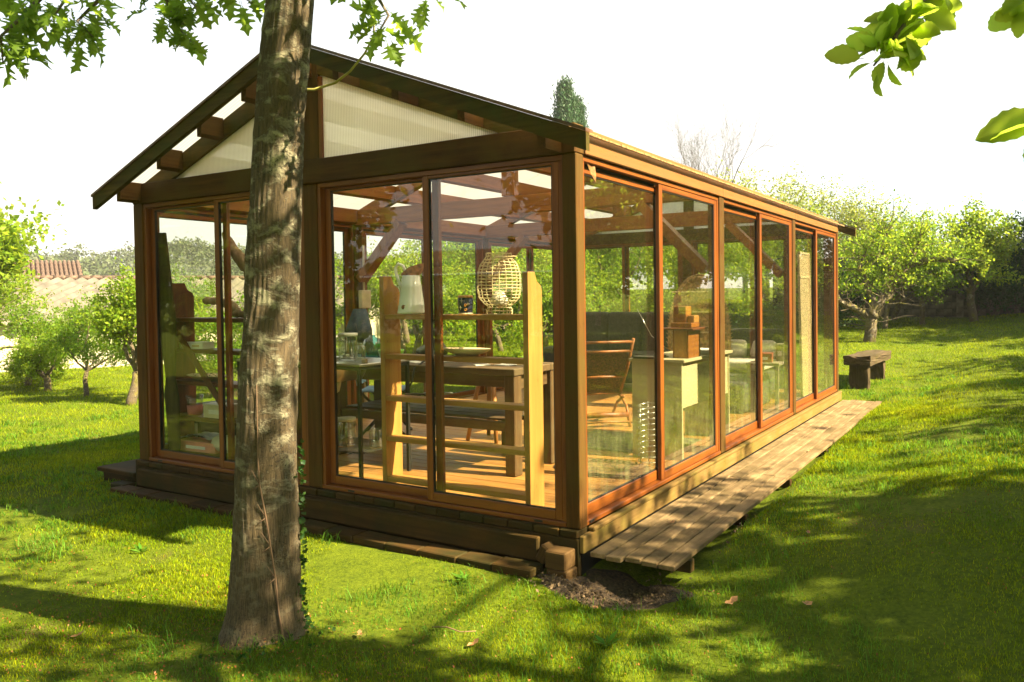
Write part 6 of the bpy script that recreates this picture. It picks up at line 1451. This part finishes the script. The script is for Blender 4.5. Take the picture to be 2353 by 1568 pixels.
# bare soil by the pier and at the trunk
mb = MB(); mb.smooth = True; rn = random.Random(14)
def mound(cx, cy, rx, ry, h, par=None):
    vs = []; fs = []; nr_, ns_ = 7, 26
    for i_ in range(nr_ + 1):
        for j in range(ns_):
            a = 2 * math.pi * j / ns_; f = i_ / nr_; q = 1 + .18 * math.sin(a * 3 + cx) + .1 * math.sin(a * 7); xx, yy = cx + rx * f * q * math.cos(a), cy + ry * f * q * math.sin(a)
            vs.append((xx, yy, gzf(xx, yy) + .014 * (1 - f ** 4) + h * (1 - f ** 2) + rn.uniform(-.008, .014) * (1 - f * f) - .006 * f))
    for i_ in range(nr_):
        for j in range(ns_): fs.append((i_ * ns_ + j, i_ * ns_ + (j + 1) % ns_, (i_ + 1) * ns_ + (j + 1) % ns_, (i_ + 1) * ns_ + j))
    mb.add(vs, fs)
mound(.05, -.18, .27, .12, .014); mound(.32, .02, .33, .24, .014); mound(.20, -.10, .27, .17, .01)
tag(link('bare_soil', mb.mesh('bare_soil', M_DIRT, fixn=False)), kind='structure')
# soil crumbs and chips
P = []; rg = np.random.default_rng(6)
for (cx, cy, rx, ry, n_) in ((.12, -.22, .3, .16, 700), (.45, .02, .25, .2, 420), (.66, .8, .05, .6, 60)):
    a = rg.normal(size=(n_, 2)) * .5; P.append(np.stack([cx + a[:, 0] * rx, cy + a[:, 1] * ry], 1))
P = np.concatenate(P); P3 = np.stack([P[:, 0], P[:, 1], gz(P[:, 0], P[:, 1]) + .038], 1); V, F = leaf_quads(P3, unit_rand(rg, len(P3)) * .8 + np.array([0, 0, .6]), unit_rand(rg, len(P3)), .006 + .026 * rg.uniform(0, 1, len(P3)) ** 2.5, .6)
tag(link('soil_crumbs', np_mesh('soil_crumbs', V, F, 3, simple('crumb', (.13, .085, .04), .9, noise=.4, scale=30))), 'crumbs of soil and wood chips round the block pier', 'soil crumbs', kind='stuff')
# single fallen leaves
FL = [(-.06, .80, 'dead leaf on the walkway planks near their front end', 1, (.25, .78)), (0, 0, 'curled brown leaf on the lawn right of the walkway', 0, (1.12, .95)), (0, 0, 'large dry leaf on the shaded lawn at the lower right', 0, (1.32, .05)), (0, 0, 'second dry leaf a step left of the large one', 0, (.93, .0)), (0, 0, 'rust brown leaf on the lawn right of the oak foot', 0, (-.55, -1.25)), (0, 0, 'orange brown leaf farther right of the oak foot', 0, (.0, -1.05)),
      (0, 0, 'brown leaf on the walkway by its far right edge', 1, (.5, 3.6)), (0, 0, 'dry leaf by the soil at the foot of the block pier', 0, (.28, -.35)), (0, 0, 'tan leaf in the grass below the walkway end', 0, (.78, .1)), (0, 0, 'small dead leaf far down the walkway', 1, (.4, 5.1)), (0, 0, 'pale dry leaf in the grass at the bottom left', 0, (-1.85, -1.9))]
rn = random.Random(2)
for (_, __, lb, ondeck, (x, y)) in FL:
    L_ = rn.uniform(.024, .038) * (1.4 if 'large' in lb else 1); pts = [(-L_, 0), (-L_ * .5, L_ * .42), (-L_ * .1, L_ * .25), (L_ * .3, L_ * .5), (L_, 0), (L_ * .4, -L_ * .42), (0, -L_ * .22), (-L_ * .5, -L_ * .4)]
    mb = MB(); vs = [(a, b_, .25 * (a * a + b_ * b_) / L_ + rn.uniform(0, .008)) for a, b_ in pts] + [(0, 0, 0)]; mb.add(vs, [(i_, (i_ + 1) % 8, 8) for i_ in range(8)])
    o = link('fallen_leaf', mb.mesh('fallen_leaf', M_DEADLEAF, fixn=False), None, None, (x, y, -.126 if ondeck else gzf(x, y) + .02)); o.rotation_euler = (rn.uniform(-.3, .3), rn.uniform(-.3, .3), rn.uniform(0, 6)); tag(o, lb, 'leaf', 'fallen leaves')
for k, (x, y, lb) in enumerate([(.35, -1.3, 'thin dry twig on the lawn between the oak and the bottom edge'), (-.3, -1.0, 'twig lying on the lawn right of the oak trunk')]):
    tag(link('fallen_twig', MB().tube([(0, 0, 0), (.08, .02, .008), (.17, .015, .004), (.24, .05, .01)], [.004, .0035, .003, .002], 5).mesh('fallen_twig', MV, fixn=False), None, None, (x, y, gzf(x, y) + .02)), lb, 'twig')
# a weed rosettes
for k, (x, y, lb) in enumerate([(-.55, -.42, 'dandelion rosette growing at the edge of the paving strip'), (-1.75, -1.05, 'broad-leaved weed rosette on the lawn left of the oak'), (.55, -.72, 'grassy weed clump in front of the walkway end'), (-2.9, -.95, 'small weed clump on the lit lawn left of the oak')]):
    r_ = np.random.default_rng(70 + k); n_ = 16; a = np.linspace(0, 6.28, n_) + r_.normal(size=n_) * .2; l_ = r_.uniform(.05, .10, n_)
    D = np.stack([np.cos(a), np.sin(a), r_.uniform(.2, .7, n_)], 1); P = D * l_[:, None] * .5; V, F = leaf_quads(P, np.tile([0, 0, 1.], (n_, 1)) + r_.normal(size=(n_, 3)) * .2, D, l_, .28)
    tag(link('weed', np_mesh('weed', V, F, 3, L_GRASS2), None, None, (x, y, gzf(x, y) + .005)), lb, 'weed')
# things on the far left lawn
o = MB().lathe([(0, 0), (.45, 0), (.5, .25), (0, .3)], n=20).build('garden_cushion', M_VIOLET, None); o.location = (-16.5, 9.8, gzf(-16.5, 9.8) + .12); o.scale = (1, .6, .6); tag(o, 'violet cushion or cover lying far down the left lawn', 'cushion')

# ------------------------------------------------------------------ air
hm = bpy.data.materials.new('haze'); hm.use_nodes = True; t = hm.node_tree; t.nodes.clear()
o_ = t.nodes.new('ShaderNodeOutputMaterial'); pv = t.nodes.new('ShaderNodeVolumePrincipled'); pv.inputs['Density'].default_value = .0006
pv.inputs['Color'].default_value = (.95, .96, .92, 1); pv.inputs['Anisotropy'].default_value = .2
t.links.new(pv.outputs[0], o_.inputs['Volume'])
tag(link('haze', MB().box(-1750, 1750, -1750, 1750, -6, 32).mesh('haze', hm)), 'thin pale air between the garden and the distant hill', kind='stuff')
